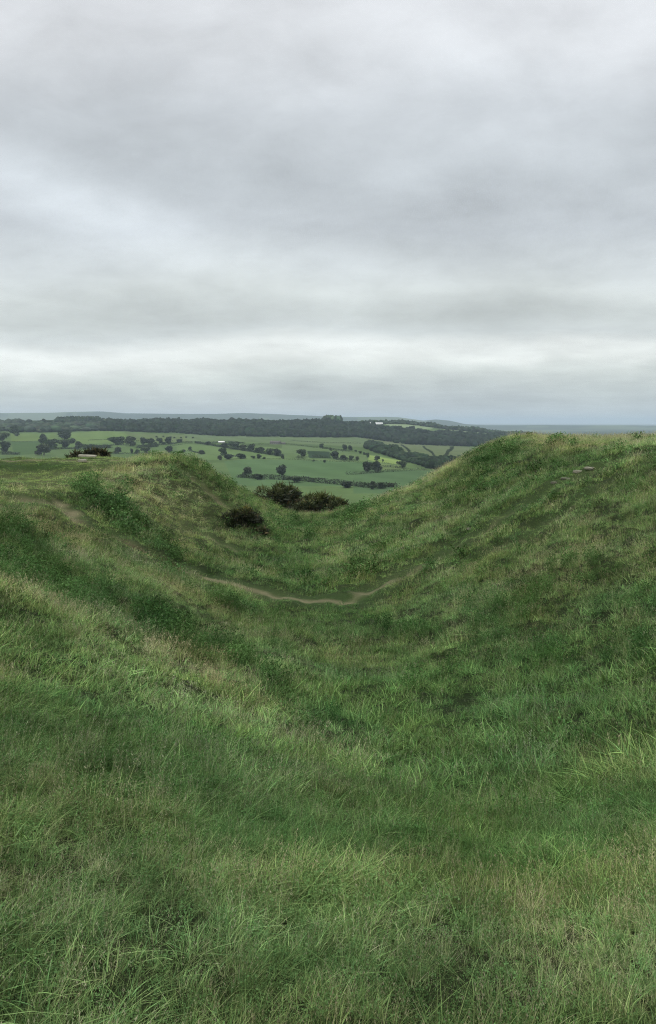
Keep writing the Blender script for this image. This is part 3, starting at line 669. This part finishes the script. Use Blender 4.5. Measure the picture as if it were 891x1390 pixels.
tree(40, 577.5, 8, 10, 'round crown standing above the village trees, left one', gV); tree(60, 577, 8.5, 8, 'taller of two crowns side by side over the village trees', gV); tree(67, 577, 7, 8, 'lower of two crowns side by side over the village trees', gV)

# more hedges that join the single trees up
for pts, hm, wm, lb in [
    ([(120, 598), (150, 597), (185, 598.5), (235, 599)], 2.5, 4, 'thin dark hedge above the oak row in the bright left fields'),
    ([(232, 603.5), (244, 601), (262, 600.5)], 3.5, 5, 'short hedge between the last oak and the shed hedge'),
    ([(236, 613.5), (258, 612.5), (275, 617)], 2.5, 4, 'low hedge linking the bushes just above the grassy mound'),
    ([(288, 601.5), (310, 600.5), (332, 602)], 4, 6, 'ragged hedge behind the pale roofed shed'),
    ([(436, 608.5), (452, 610.5), (468, 612), (476, 612)], 3.5, 5, 'hedge joining the single round tree to the close pair'),
    ([(455, 624), (470, 625.5), (487, 625.5)], 4, 6, 'bushy hedge joining the large domed tree to the two small round ones'),
    ([(395, 598), (420, 600), (450, 601.5), (490, 602)], 2, 3, 'faint hedge crossing the wide pasture under the ridge wood'),
    ([(545, 604.5), (552, 609), (556, 613)], 3, 4, 'hedge dropping from the ridge wood to the slanting wood'),
    ([(575, 606.5), (584, 613), (590, 620)], 2.5, 4, 'hedge dropping through the pale far field on the right'),
    ([(60, 611), (85, 609), (107, 610)], 4, 7, 'dark hedge tying the left clump of trees to the gorse side trees'),
    ([(515, 634), (530, 634.5), (548, 636)], 3, 5, 'hedge running into the round black green tree'),
    ([(150, 616.5), (180, 616.5), (205, 616.5)], 3, 5, 'low hedge under the three small trees behind the plateau')]:
    hedge(pts, hm, wm, lb, size=1.1, dens=1.3)

# ------------------------------------------------------------------ farm buildings
def house(u, v, wpx, hpx, depth, name, label, roofm, wallm, cat, chim=True, rz=0, wins=4, roof_h=.45):
    p = vhit(u, v); s = p[1] / F; W_, H_ = wpx * s / 2, hpx * s
    e = empty(name, (p[0], p[1], p[2] - .2), rz); tag(e, label, cat)
    wh = H_ * (1 - roof_h); d = depth / 2
    V = [(-W_, -d, 0), (W_, -d, 0), (W_, d, 0), (-W_, d, 0), (-W_, -d, wh), (W_, -d, wh), (W_, d, wh), (-W_, d, wh), (-W_, 0, H_ * .97), (W_, 0, H_ * .97)]
    new_mesh('wall', V, [np.array([(0, 1, 5, 4), (2, 3, 7, 6)]), np.array([(1, 2, 6), (3, 0, 4)]), np.array([(5, 6, 9), (7, 4, 8)])] if False else [np.array([(0, 1, 5, 4), (1, 2, 6, 5), (2, 3, 7, 6), (3, 0, 4, 7)]), np.array([(5, 6, 9), (7, 4, 8)])], wallm, e)
    o = .6; t_ = .3
    V = []
    for sx_ in (-W_ - o, W_ + o):
        V += [(sx_, -d - o, wh - .25), (sx_, 0, H_), (sx_, d + o, wh - .25), (sx_, d + o, wh - .25 - t_), (sx_, 0, H_ - t_), (sx_, -d - o, wh - .25 - t_)]
    Fq = [(0, 6, 7, 1), (1, 7, 8, 2), (2, 8, 9, 3), (3, 9, 10, 4), (4, 10, 11, 5), (5, 11, 6, 0), (0, 1, 4, 5), (1, 2, 3, 4), (6, 11, 10, 7), (7, 10, 9, 8)]
    rf = new_mesh('roof', V, np.array(Fq), roofm, e)
    if chim:
        for sx_ in (-W_ * .8, W_ * .8):
            a = .7; V = [(sx_ + i * a, j * a, k) for k in (H_ - .8, H_ + 1.6) for i, j in ((-1, -1), (1, -1), (1, 1), (-1, 1))]
            new_mesh('chimney', V, np.array([(0, 1, 5, 4), (1, 2, 6, 5), (2, 3, 7, 6), (3, 0, 4, 7), (4, 5, 6, 7)]), M['wall_stone'], rf)
    for i in range(wins):
        x = -W_ + (i + .5) * 2 * W_ / wins
        V = [(x + a * .7, -d - .06 + c_ * .05, wh * .45 + b_ * .8) for c_ in (0, 1) for a, b_ in ((-1, -1), (1, -1), (1, 1), (-1, 1))]
        new_mesh('window', V, np.array([(0, 1, 2, 3), (4, 7, 6, 5), (0, 4, 5, 1), (1, 5, 6, 2), (2, 6, 7, 3), (3, 7, 4, 0)]), M['glass_dark'], e)
house(374, 603, 14, 4.6, 9, 'farmhouse', 'stone farmhouse with brown roof alone in the middle of the fields', M['roof_tile'], M['wall_stone'], 'house', True, -.15, 5)
house(384.5, 603, 6, 2.6, 7, 'barn', 'small low barn touching the right side of the farmhouse', M['roof_tile'], M['wall_stone'], 'barn', False, .1, 1)
house(301, 601.6, 8, 3.0, 9, 'shed', 'pale roofed shed among the hedge trees left of the farmhouse', M['white_sheet'], M['wall_stone'], 'shed', False, .1, 2)
house(84, 582, 4.5, 4.0, 8, 'cottage', 'tiny white cottage among the village trees on the left ridge', M['roof_tile'], M['white_sheet'], 'house', True, 0, 2)
# long white glasshouse roof on the ridge
u_, d_ = 510, 3440
zb = float(valley_z(np.array([510.]), np.array([float(d_)]))[0]); xb = (u_ - U0) / F * d_
e = empty('long_barn', (xb, d_, zb)); tag(e, 'long low white roofed barn on the ridge skyline above the wood', 'barn')
Wb, Hb, Db = 33, 9.0, 14
V = [(a * Wb, b_ * Db, c_) for c_ in (0, 4) for a, b_ in ((-1, -1), (1, -1), (1, 1), (-1, 1))]
new_mesh('wall', V, np.array([(0, 1, 5, 4), (1, 2, 6, 5), (2, 3, 7, 6), (3, 0, 4, 7)]), M['white_sheet'], e)
V = [(-Wb - 1, -Db - 1, 3.8), (Wb + 1, -Db - 1, 3.8), (Wb + 1, 0, Hb), (-Wb - 1, 0, Hb), (-Wb - 1, Db + 1, 3.8), (Wb + 1, Db + 1, 3.8)]
V += [(a, b_, c_ - .5) for a, b_, c_ in V]
new_mesh('roof', V, [np.array([(0, 1, 2, 3), (3, 2, 5, 4), (6, 9, 8, 7), (9, 10, 11, 8), (0, 6, 7, 1), (4, 5, 11, 10), (0, 3, 9, 6), (3, 4, 10, 9), (1, 7, 8, 2), (2, 8, 11, 5)])], M['white_sheet'], e)

# ------------------------------------------------------------------ haze
hv = np.array([(x, y, z) for z in (-140, 190) for x, y in ((-60000, -1500), (80000, -1500), (80000, 48000), (-60000, 48000))], float)
m, t, out = mat('haze')
pv = t.n.new('ShaderNodeVolumePrincipled'); pv.inputs['Color'].default_value = (.68, .82, 1, 1); pv.inputs['Density'].default_value = 6.2e-5; pv.inputs['Anisotropy'].default_value = 0.0
t.l.new(pv.outputs[0], out.inputs['Volume'])
hz = new_mesh('haze', hv, np.array([(0, 3, 2, 1), (4, 5, 6, 7), (0, 1, 5, 4), (1, 2, 6, 5), (2, 3, 7, 6), (3, 0, 4, 7)]), m); tag(hz, kind='stuff')

# ------------------------------------------------------------------ grass tufts
def blades(n, rad, hmin, hmax, wid, bend, rg, cols, lean=.25, segs=3, wind=(.16, .05), tipc=(1.15, 1.1, 1.0)):
    a = rg.uniform(0, 6.283, n); r = rad * np.sqrt(rg.uniform(0, 1, n))
    bx, by = np.cos(a) * r, np.sin(a) * r
    h = rg.uniform(hmin, hmax, n); fa = rg.uniform(0, 6.283, n); wd = wid * rg.uniform(.6, 1.3, n)
    la = rg.normal(0, lean, n); lb = rg.normal(0, lean, n)
    dx = la + bx / max(rad, 1e-3) * lean * .9 + wind[0] * rg.uniform(.3, 1.5, n); dy = lb + by / max(rad, 1e-3) * lean * .9 + wind[1] * rg.uniform(.3, 1.5, n)
    bd = bend * rg.uniform(.3, 1.6, n)
    V = []; k = np.linspace(0, 1, segs + 1)
    tang = np.stack([-np.sin(fa), np.cos(fa)], 1)
    for j, s_ in enumerate(k):
        out_ = s_ * .6 + bd * s_ * s_
        cx = bx + dx * h * out_; cy = by + dy * h * out_; cz = h * (s_ - .32 * np.minimum(bd * np.hypot(dx, dy) * 1.3, 1.6) * s_ ** 2.2)
        ww = wd * (1 - s_ ** 1.6) * .5 * (0.75 + .5 * (s_ < .01) * 0 + .25 * (s_ > .01))
        if j < segs:
            V.append(np.stack([cx - tang[:, 0] * ww, cy - tang[:, 1] * ww, cz], 1)); V.append(np.stack([cx + tang[:, 0] * ww, cy + tang[:, 1] * ww, cz], 1))
        else: V.append(np.stack([cx, cy, cz], 1))
    V = np.stack(V, 1); nv = V.shape[1]     # (n, nv, 3)
    base = (np.arange(n) * nv)[:, None]
    q = []
    for j in range(segs - 1): q.append(base + np.array([[2 * j, 2 * j + 1, 2 * j + 3, 2 * j + 2]]))
    Q = np.concatenate(q); Tq = base + np.array([[2 * segs - 2, 2 * segs - 1, 2 * segs]])
    cc = np.array(cols)[rg.integers(0, len(cols), n)] * (.32 + 1.45 * rg.uniform(0, 1, (n, 1)) ** 1.1)
    tn = np.repeat(cc[:, None], nv, 1)
    tn[:, -1] *= np.array(tipc)
    tops = V[:, -1]
    return V.reshape(-1, 3), Q, Tq, tn.reshape(-1, 3), tops
def merge(parts):
    V, Q, Tt, C, o = [], [], [], [], 0
    for v, q, t_, c_ in parts:
        V.append(v); C.append(c_)
        if len(q): Q.append(q + o)
        if len(t_): Tt.append(t_ + o)
        o += len(v)
    return np.concatenate(V), [x for x in (np.concatenate(Q) if Q else [], np.concatenate(Tt) if Tt else []) if len(x)], np.concatenate(C)
G1, G2, G3, ST1, ST2 = (.150, .235, .080), (.105, .195, .072), (.205, .280, .110), (.38, .385, .24), (.29, .30, .17)
def seedheads(tops, rg, ln=.05, n=7, sz=.008, col=(.38, .35, .22)):
    P = []
    for tp in tops:
        k = rg.uniform(0, 1, n); P.append(tp[None] + np.stack([rg.normal(0, sz * .45, n), rg.normal(0, sz * .45, n), -k * ln + ln * .2], 1))
    P = np.concatenate(P); m_ = len(P); a = rg.uniform(0, 6.283, m_); dx = np.stack([np.cos(a), np.sin(a), np.zeros(m_)], 1) * sz * .22
    up = np.stack([rg.normal(0, .35, m_), rg.normal(0, .35, m_), np.ones(m_)], 1) * (sz * rg.uniform(.7, 1.5, m_))[:, None]
    V = np.stack([P - dx, P - up * .6, P + dx, P + up * .8], 1).reshape(-1, 3); Fq = np.arange(m_ * 4).reshape(m_, 4)
    return V, Fq, np.zeros((0, 3), int), np.repeat(np.array(col)[None] * rg.uniform(.7, 1.2, (len(P), 1)), 4, 0)
def leafy(n, rad, h, size, rg, col):
    parts = []
    ns = max(3, n // 9); v, q, t_, c_, tops = blades(ns, rad, h * .6, h, .006, .2, rg, [col], .2, 2, (.05, .02)); parts.append((v, q, t_, c_))
    a = rg.uniform(0, 6.283, n); r = rad * np.sqrt(rg.uniform(0, 1, n)) * 1.2
    P = np.stack([np.cos(a) * r, np.sin(a) * r, rg.uniform(.1, 1, n) * h], 1)
    V, Fq = rand_quads(P, size, rg, .6); parts.append((V, Fq, np.zeros((0, 3), int), np.repeat(np.array(col)[None] * rg.uniform(.7, 1.3, (n, 1)), 4, 0)))
    return parts
def tuft(kind, seed, lod):
    rg = np.random.default_rng(seed)
    nb, wm, sg = [(26, 1.15, 4), (20, 2.0, 3), (15, 3.5, 2)][lod]; sp = [.06, .11, .18][lod]
    hs = [.44, .58, .8][lod]
    if kind == 'lush':   v, q, t_, c_, tp = blades(int(nb * 1.1), sp, .12 * hs, .27 * hs, .0042 * wm, 1.4, rg, [G1, G2, G2, G3, G1], .33, sg); P = [(v, q, t_, c_)]
    elif kind == 'tall':
        v, q, t_, c_, tp = blades(nb, sp, .14 * hs, .32 * hs, .0036 * wm, 1.3, rg, [G1, G3, G3, G1, ST2], .30, sg); P = [(v, q, t_, c_)]
        v, q, t_, c_, tp = blades([6, 5, 4][lod], sp, [.12,.18,.24][lod], [.21,.28,.36][lod], .0020 * wm, .35, rg, [(.24, .27, .12)], .18, sg); P += [(v, q, t_, c_), seedheads(tp, rg, .07, [9, 5, 3][lod], [.007, .013, .024][lod], (.32, .31, .20))]
    elif kind == 'dry':
        v, q, t_, c_, tp = blades(int(nb * .9), sp, .07 * hs, .24 * hs, .0034 * wm, 1.5, rg, [G3, ST1, ST2, G1, (.22, .25, .11)], .45, sg); P = [(v, q, t_, c_)]
        v, q, t_, c_, tp = blades([10, 7, 5][lod], sp, .25 * hs, .42 * hs, .0018 * wm, .5, rg, [ST1, (.28, .28, .15)], .22, sg); P += [(v, q, t_, c_), seedheads(tp, rg, .05, [8, 5, 3][lod], [.006, .012, .022][lod])]
    elif kind == 'short': v, q, t_, c_, tp = blades(int(nb * 1.5), sp * 1.1, .045, .12, .0036 * wm, .8, rg, [G1, G3, G1, (.22, .25, .11)], .5, max(2, sg - 1)); P = [(v, q, t_, c_)]
    elif kind == 'coarse':
        v, q, t_, c_, tp = blades(int(nb * .75), sp * .8, .2 * hs, .42 * hs, .0062 * wm, 1.35, rg, [G1, (.11, .20, .075), G3], .42, sg + 1, (.35, .12), (1.6, 1.4, 1.2)); P = [(v, q, t_, c_)]
    elif kind == 'nettle':
        P = leafy([150, 120, 50][lod], sp * 1.1, .36, [.017, .026, .06][lod], rg, (.07, .135, .045)); v, q, t_, c_, tp = blades(nb // 2, sp, .12, .3, .004 * wm, .9, rg, [G2], .3, sg); P += [(v, q, t_, c_)]
    elif kind == 'herb':
        P = leafy([80, 60, 30][lod], sp, .12, [.013, .020, .045][lod], rg, (.11, .20, .07)); v, q, t_, c_, tp = blades(nb // 2, sp, .1, .24, .0036 * wm, 1, rg, [G1, G3], .4, sg); P += [(v, q, t_, c_)]
    V, Fs, C = merge(P); return V, Fs, C
KINDS = ['lush', 'tall', 'dry', 'short', 'coarse', 'nettle', 'herb']
NV = 3
tuft_colls = []
for lod in range(3):
    cc = bpy.data.collections.new('tufts_%d' % lod)
    for ki, k_ in enumerate(KINDS):
        for vi in range(NV):
            V, Fs, C = tuft(k_, 1000 + lod * 100 + ki * 10 + vi, lod)
            o = new_mesh('t%03d' % (ki * NV + vi), V, Fs, M['grass'], attrs={'tone': C}); COL.objects.unlink(o); cc.objects.link(o)
    tuft_colls.append(cc)
def instancer(name, P, rot, scl, idx, tint, coll, label):
    me = bpy.data.meshes.new(name); me.vertices.add(len(P)); me.vertices.foreach_set('co', P.astype(np.float32).ravel())
    for nm, ty, arr, key in (('rot', 'FLOAT_VECTOR', rot, 'vector'), ('scl', 'FLOAT_VECTOR', scl, 'vector'), ('tint', 'FLOAT_COLOR', tint, 'color')):
        a = me.attributes.new(nm, ty, 'POINT'); a.data.foreach_set(key, arr.astype(np.float32).ravel())
    a = me.attributes.new('idx', 'INT', 'POINT'); a.data.foreach_set('value', idx.astype(np.int32))
    o = bpy.data.objects.new(name, me); COL.objects.link(o)
    ng = bpy.data.node_groups.new(name + '_nodes', 'GeometryNodeTree')
    ng.interface.new_socket('Geometry', in_out='INPUT', socket_type='NodeSocketGeometry'); ng.interface.new_socket('Geometry', in_out='OUTPUT', socket_type='NodeSocketGeometry')
    n = ng.nodes; l = ng.links
    gi = n.new('NodeGroupInput'); go = n.new('NodeGroupOutput'); m2p = n.new('GeometryNodeMeshToPoints'); iop = n.new('GeometryNodeInstanceOnPoints'); ci = n.new('GeometryNodeCollectionInfo')
    ci.inputs['Collection'].default_value = coll; ci.inputs['Separate Children'].default_value = True; ci.inputs['Reset Children'].default_value = True
    iop.inputs['Pick Instance'].default_value = True
    def na(nm, ty): a = n.new('GeometryNodeInputNamedAttribute'); a.data_type = ty; a.inputs['Name'].default_value = nm; return a.outputs['Attribute']
    l.new(gi.outputs[0], m2p.inputs[0]); l.new(m2p.outputs[0], iop.inputs['Points']); l.new(ci.outputs[0], iop.inputs['Instance'])
    l.new(na('idx', 'INT'), iop.inputs['Instance Index']); l.new(na('rot', 'FLOAT_VECTOR'), iop.inputs['Rotation']); l.new(na('scl', 'FLOAT_VECTOR'), iop.inputs['Scale'])
    l.new(iop.outputs[0], go.inputs[0])
    md = o.modifiers.new('grass', 'NODES'); md.node_group = ng
    return tag(o, label, 'grass', None, 'stuff')
def scatter(y0, y1, dens, lod, name, label, xmin, xmax, under=False):
    rg = np.random.default_rng(500 + lod + 7 * under)
    # strips, so that the band widens with distance
    P = []
    for a in np.arange(y0, y1, 1.0):
        b_ = min(a + 1, y1); lo, hi = xmin(b_), xmax(b_); n = int((b_ - a) * (hi - lo) * dens(a))
        P.append(np.stack([rg.uniform(lo, hi, n), rg.uniform(a, b_, n)], 1))
    P = np.concatenate(P); x, y = P[:, 0], P[:, 1]
    ba_ = samp(bare, x, y); sh = samp(short, x, y)
    fq = [5.5, 3.2, 1.9][lod]; gap = vnoise(x * fq, y * fq, 601) * .65 + vnoise(x * fq * 2.3, y * fq * 2.3, 602) * .35
    lodw = [1 - sstep(6, 9, y), sstep(6, 9, y) * (1 - sstep(21, 27, y)), sstep(21, 27, y)][lod]
    keep = (rg.uniform(0, 1, len(x)) > ba_ * 1.35) & (rg.uniform(0, 1, len(x)) < lodw)
    x, y, ba_, sh, gap = x[keep], y[keep], ba_[keep], sh[keep], gap[keep]; n = len(x); ing = 1 - sstep(.34, .46, gap)
    z = samp(HH, x, y); dr_ = samp(dry, x, y); lu_ = samp(lush, x, y)
    e_ = .15; nx_ = -(samp(HH, x + e_, y) - samp(HH, x - e_, y)) / (2 * e_); ny_ = -(samp(HH, x, y + e_) - samp(HH, x, y - e_)) / (2 * e_)
    r1 = rg.uniform(0, 1, n)
    kind = np.zeros(n, int)
    kind[r1 < .30 + .5 * dr_] = 1
    r2 = rg.uniform(0, 1, n); kind[r2 < (dr_ - .25) * 1.1] = 2
    r3 = rg.uniform(0, 1, n); kind[(r3 < .12) & (dr_ < .6)] = 6
    co_ = np.clip(fbm(x, y, 1.1, 2, 211) * 1.2 - .08, 0, .35) * (y < 12) + .03; kind[rg.uniform(0, 1, n) < co_] = 4
    kind[rg.uniform(0, 1, n) < lu_ * .75] = 5
    kind[rg.uniform(0, 1, n) < sh * 1.15] = 3
    if under: kind[:] = np.where(rg.uniform(0, 1, n) < .35, 6, np.where(rg.uniform(0, 1, n) < .5, 3, 0))
    gsel = (rg.uniform(0, 1, n) < ing * .8) & np.isin(kind, (1, 2, 4)); kind[gsel] = np.where(rg.uniform(0, 1, gsel.sum()) < .45, 6, 0)
    idx = kind * NV + rg.integers(0, NV, n)
    big = (.62 + .65 * vnoise(x * 1.3, y * 1.3, 301)) * (1 - [.22, .42, .48][lod] * ing) * (.8 + .2 * sstep(2, 7, y))
    s = rg.uniform(.7, 1.3, n) * big * [1.08, 1, 1][lod] * (1 - .4 * np.clip(sh, 0, 1)) * (1 + .15 * lu_)
    s *= (1 - .45 * sstep(0, 1, ba_)) * (1 - .5 * np.clip(samp(pl_short, x, y), 0, 1))
    if under: s *= np.where(kind == 0, .55, .85)
    rot = np.stack([np.clip(-ny_, -.7, .7) * .5 + rg.normal(0, .12, n), np.clip(nx_, -.7, .7) * .5 + rg.normal(0, .12, n), rg.normal(0, 1.1, n)], 1)
    va = fbm(x, y, .35, 3, 401); vb = fbm(x, y, 2.2, 2, 411)
    br = np.clip(1 + .34 * va + .34 * vb + rg.normal(0, [.14, .20, .24][lod], n), .35, 2.1)
    lushc = np.array([.72, .86, .80]); midc = np.array([1.14, 1.14, 1.15]); dryc = np.array([1.60, 1.54, 1.55])
    k_ = dr_[:, None]; tint = np.where(k_ < .3, lushc + (midc - lushc) * (k_ / .3), midc + (dryc - midc) * np.clip((k_ - .3) / .6, 0, 1))
    tint = tint * br[:, None] * (1 - .12 * lu_[:, None])
    hue = fbm(x, y, .8, 2, 421)[:, None]; tint = tint * (1 + hue * np.array([.10, 0, -.10]))
    tint = np.concatenate([tint * GT, np.ones((n, 1))], 1)
    sv_ = np.stack([s, s, s * rg.uniform(.8, 1.2, n)], 1)
    print(name, n)
    return instancer(name, np.stack([x, y, z - .01], 1), rot, sv_, idx, tint, tuft_colls[lod], label)
GT = 1.0
scatter(1.6, 9, lambda y: 290, 0, 'foreground_grass', 'long tangled meadow grass with bent blades and seed heads in the foreground', lambda y: -(.62 * y + 1.6), lambda y: .62 * y + 1.6)
scatter(1.6, 9, lambda y: 260, 0, 'grass_undergrowth', 'short fine grass and small leaves filling in under the long foreground blades', lambda y: -(.62 * y + 1.4), lambda y: .62 * y + 1.4, True)
scatter(6, 27, lambda y: 105, 1, 'ditch_grass', 'rough green grass covering the near ditch and its sides', lambda y: -(.60 * y + 2), lambda y: min(.60 * y + 2, 17))
scatter(21, 63, lambda y: 52, 2, 'bank_grass', 'wind blown grass over the far banks and plateau', lambda y: -(.60 * y + 4), lambda y: min(.62 * y + 2, 24))

# ------------------------------------------------------------------ gorse
def gorse(name, label, loc, W_, D_, H_, seed, n=5200, size=.055, flowers=0, cols=((.017, .024, .011), (.07, .085, .03), (.10, .08, .04)), group=None, top=.5):
    rg = np.random.default_rng(seed); e = empty(name, loc); tag(e, label, 'gorse bush', group)
    nl = 26; L = np.stack([rg.uniform(-.42, .42, nl) * W_, rg.uniform(-.42, .42, nl) * D_, np.zeros(nl)], 1)
    rr = np.hypot(L[:, 0] / W_, L[:, 1] / D_) * 2
    L[:, 2] = H_ * (1 - .55 * rr ** 2) * rg.uniform(.45, .8, nl); lr = rg.uniform(.12, .22, nl) * (W_ + H_) * .55
    pick = rg.integers(0, nl, n); d = rg.normal(size=(n, 3)); d /= np.linalg.norm(d, axis=1)[:, None]; d[:, 2] = np.abs(d[:, 2]) * 1.1 - .25
    P = L[pick] + d * (lr[pick] * rg.uniform(.5, 1.0, n))[:, None]; P[:, 2] = np.maximum(P[:, 2], .03)
    # spiky sprays pointing outwards
    dr_ = d + rg.normal(0, .45, d.shape); dr_ /= np.linalg.norm(dr_, axis=1)[:, None]
    s = size * (rg.uniform(.6, 1.7, n) * np.where(rg.uniform(0, 1, n) < .07, 2.6, 1))[:, None]; sd_ = np.cross(dr_, rg.normal(size=d.shape)); sd_ /= np.linalg.norm(sd_, axis=1)[:, None]
    V = np.stack([P - sd_ * s * .28, P + sd_ * s * .28, P + dr_ * s * 1.9], 1)
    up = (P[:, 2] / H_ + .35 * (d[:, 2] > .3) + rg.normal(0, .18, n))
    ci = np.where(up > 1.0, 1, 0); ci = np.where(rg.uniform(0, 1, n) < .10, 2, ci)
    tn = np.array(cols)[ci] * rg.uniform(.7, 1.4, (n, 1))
    new_mesh('foliage', V.reshape(-1, 3), np.arange(n * 3).reshape(n, 3), M['gorse'], e, attrs={'tone': np.repeat(tn, 3, 0)})
    st_ = []
    for i in range(14):
        a = L[rg.integers(0, nl)]; st_.append(tube([(a[0] * .4, a[1] * .4, -.1), (a[0] * .75, a[1] * .75, a[2] * .5), (a[0], a[1], a[2] * 1.0)], [.035, .022, .010], 5))
    V, Fq = join(st_); new_mesh('stem', V, Fq, M['bark'], e)
    if flowers:
        k = np.argsort(-(P[:, 2] + P[:, 0] * .3 + rg.normal(0, .12, n)))[:flowers]
        V, Fq = rand_quads(P[k] + dr_[k] * size * 1.5, size * .75, rg)
        new_mesh('flowers', V, Fq, M['gorse'], e, attrs={'tone': np.tile(np.array([[.42, .34, .03]]), (len(V), 1))})
    return e
p = hit(328, 716); gorse('gorse_bush', 'small dark gorse bush with a few yellow flowers on the left flank of the ditch', (p[0], p[1], p[2] - .05), 2.2, 1.4, 1.25, 11, 9000, .05, 70)
p = hit(352, 727); gorse('gorse_bush', 'tiny low gorse tuft trailing at the right foot of the small dark gorse bush', (p[0], p[1], p[2] - .05), .9, .7, .5, 12, 2200, .045, 0)
gE = 'gorse at the far end of the ditch'
gorse('gorse_bush', 'low rounded olive gorse bush in the mouth of the ditch', (-.6, 56.5, -7.2), 4.1, 3.0, 1.9, 13, 15000, .06, 0, ((.026, .038, .015), (.10, .125, .042), (.13, .11, .05)), gE)
gorse('gorse_bush', 'tall dark gorse thicket behind the left bank at the end of the ditch', (-4.3, 61.0, -8.5), 5.8, 3.6, 3.8, 14, 19000, .075, 0, ((.020, .029, .013), (.07, .085, .03), (.10, .075, .04)), gE)
gorse('gorse_bush', 'dark gorse filling the gap between the tall thicket and the low bush', (-1.9, 60.5, -8.5), 3.4, 2.6, 2.6, 15, 9000, .07, 0, ((.015, .020, .011), (.05, .045, .020), (.07, .05, .025)), gE)
gorse('gorse_bush', 'sprawling low gorse right of the rounded one under the right bank', (1.55, 58.5, -7.9), 2.6, 2.0, 1.35, 16, 6000, .06, 0, ((.022, .03, .015), (.06, .07, .03), (.10, .08, .035)), gE)
gP_ = 'gorse on the plateau edge'
def sky_gorse(u, wpx, top, y, seed, label):
    x = (u - U0) / F * y; zt = (V0 - top) / F * y; z0 = float(samp(HH, x, y)); H_ = zt - z0
    gorse('gorse_bush', label, (x, y, z0 - .05), wpx / F * y, 1.6, max(H_, .5), seed, 5200, .06, 0, ((.016, .020, .012), (.06, .06, .026), (.10, .07, .04)), gP_)
sky_gorse(131, 34, 607.5, 51, 17, 'dark gorse bush on the edge of the left plateau behind the stone slab')
sky_gorse(103, 18, 612.5, 50.5, 18, 'lower rusty gorse bush just left of the dark one on the plateau edge')

# ------------------------------------------------------------------ stones
def rock(name, label, u, v, sx_, sy_, sz_, seed, matl, rz=0, sink=.35, cat='stone', group=None, flat=False):
    import bmesh
    rg = np.random.default_rng(seed); p = hit(u, v)
    bm = bmesh.new(); bmesh.ops.create_cube(bm, size=1)
    bmesh.ops.subdivide_edges(bm, edges=bm.edges[:], cuts=4, use_grid_fill=True)
    bmesh.ops.smooth_vert(bm, verts=bm.verts[:], factor=.35 if flat else .6, use_axis_x=True, use_axis_y=True, use_axis_z=True)
    for vv in bm.verts:
        q = np.array(vv.co[:]); nn = vnoise(np.array([q[0] * 3 + seed]), np.array([q[1] * 3 + q[2] * 2.7]), seed)[0] - .5
        k = 1 + nn * (.12 if flat else .45); vv.co = Vector((q[0] * k * sx_, q[1] * k * sy_, q[2] * (1 + nn * .2) * sz_))
    me = bpy.data.meshes.new(name); bm.to_mesh(me); bm.free(); me.materials.append(matl)
    o = bpy.data.objects.new(name, me); COL.objects.link(o)
    o.location = (p[0], p[1], p[2] + sz_ * (.5 - sink)); o.rotation_euler = (rg.normal(0, .06), rg.normal(0, .06), rz)
    return tag(o, label, cat, group)
rock('stone_slab', 'long pale stone slab at the end of the track on the left plateau', 119, 622.5, 1.05, .5, .12, 1, M['slab'], 0, -.9, 'stone slab', flat=True)
rock('stone_slab', 'smaller pale slab set below the long one like a step', 112, 627.5, .45, .4, .12, 2, M['slab'], .1, -.4, 'stone slab', flat=True)
gR = 'stones in the worn path on the right bank'
for i, (u, v, a, b_, c_, mt, l_) in enumerate([
    (638, 719, .26, .2, .14, 'stone', 'single pale stone lying low on the right bank path'),
    (768, 651, .45, .25, .14, 'stone', 'flat pale slab exposed at the edge of the upper right path'),
    (752, 656, .3, .22, .12, 'stone', 'pale stone just left of the flat slab on the right path'),
    (785, 642, .5, .3, .2, 'stone', 'pale ledge stone above the flat slab on the right path'),
    (800, 637, .45, .3, .18, 'stone', 'topmost ledge stone of the right bank path'),
    ]):
    rock('stone', l_, u, v, a * .8, b_ * .8, c_ * .6, 20 + i, M[mt], rng.uniform(-.9, .9), .15, 'stone', gR)
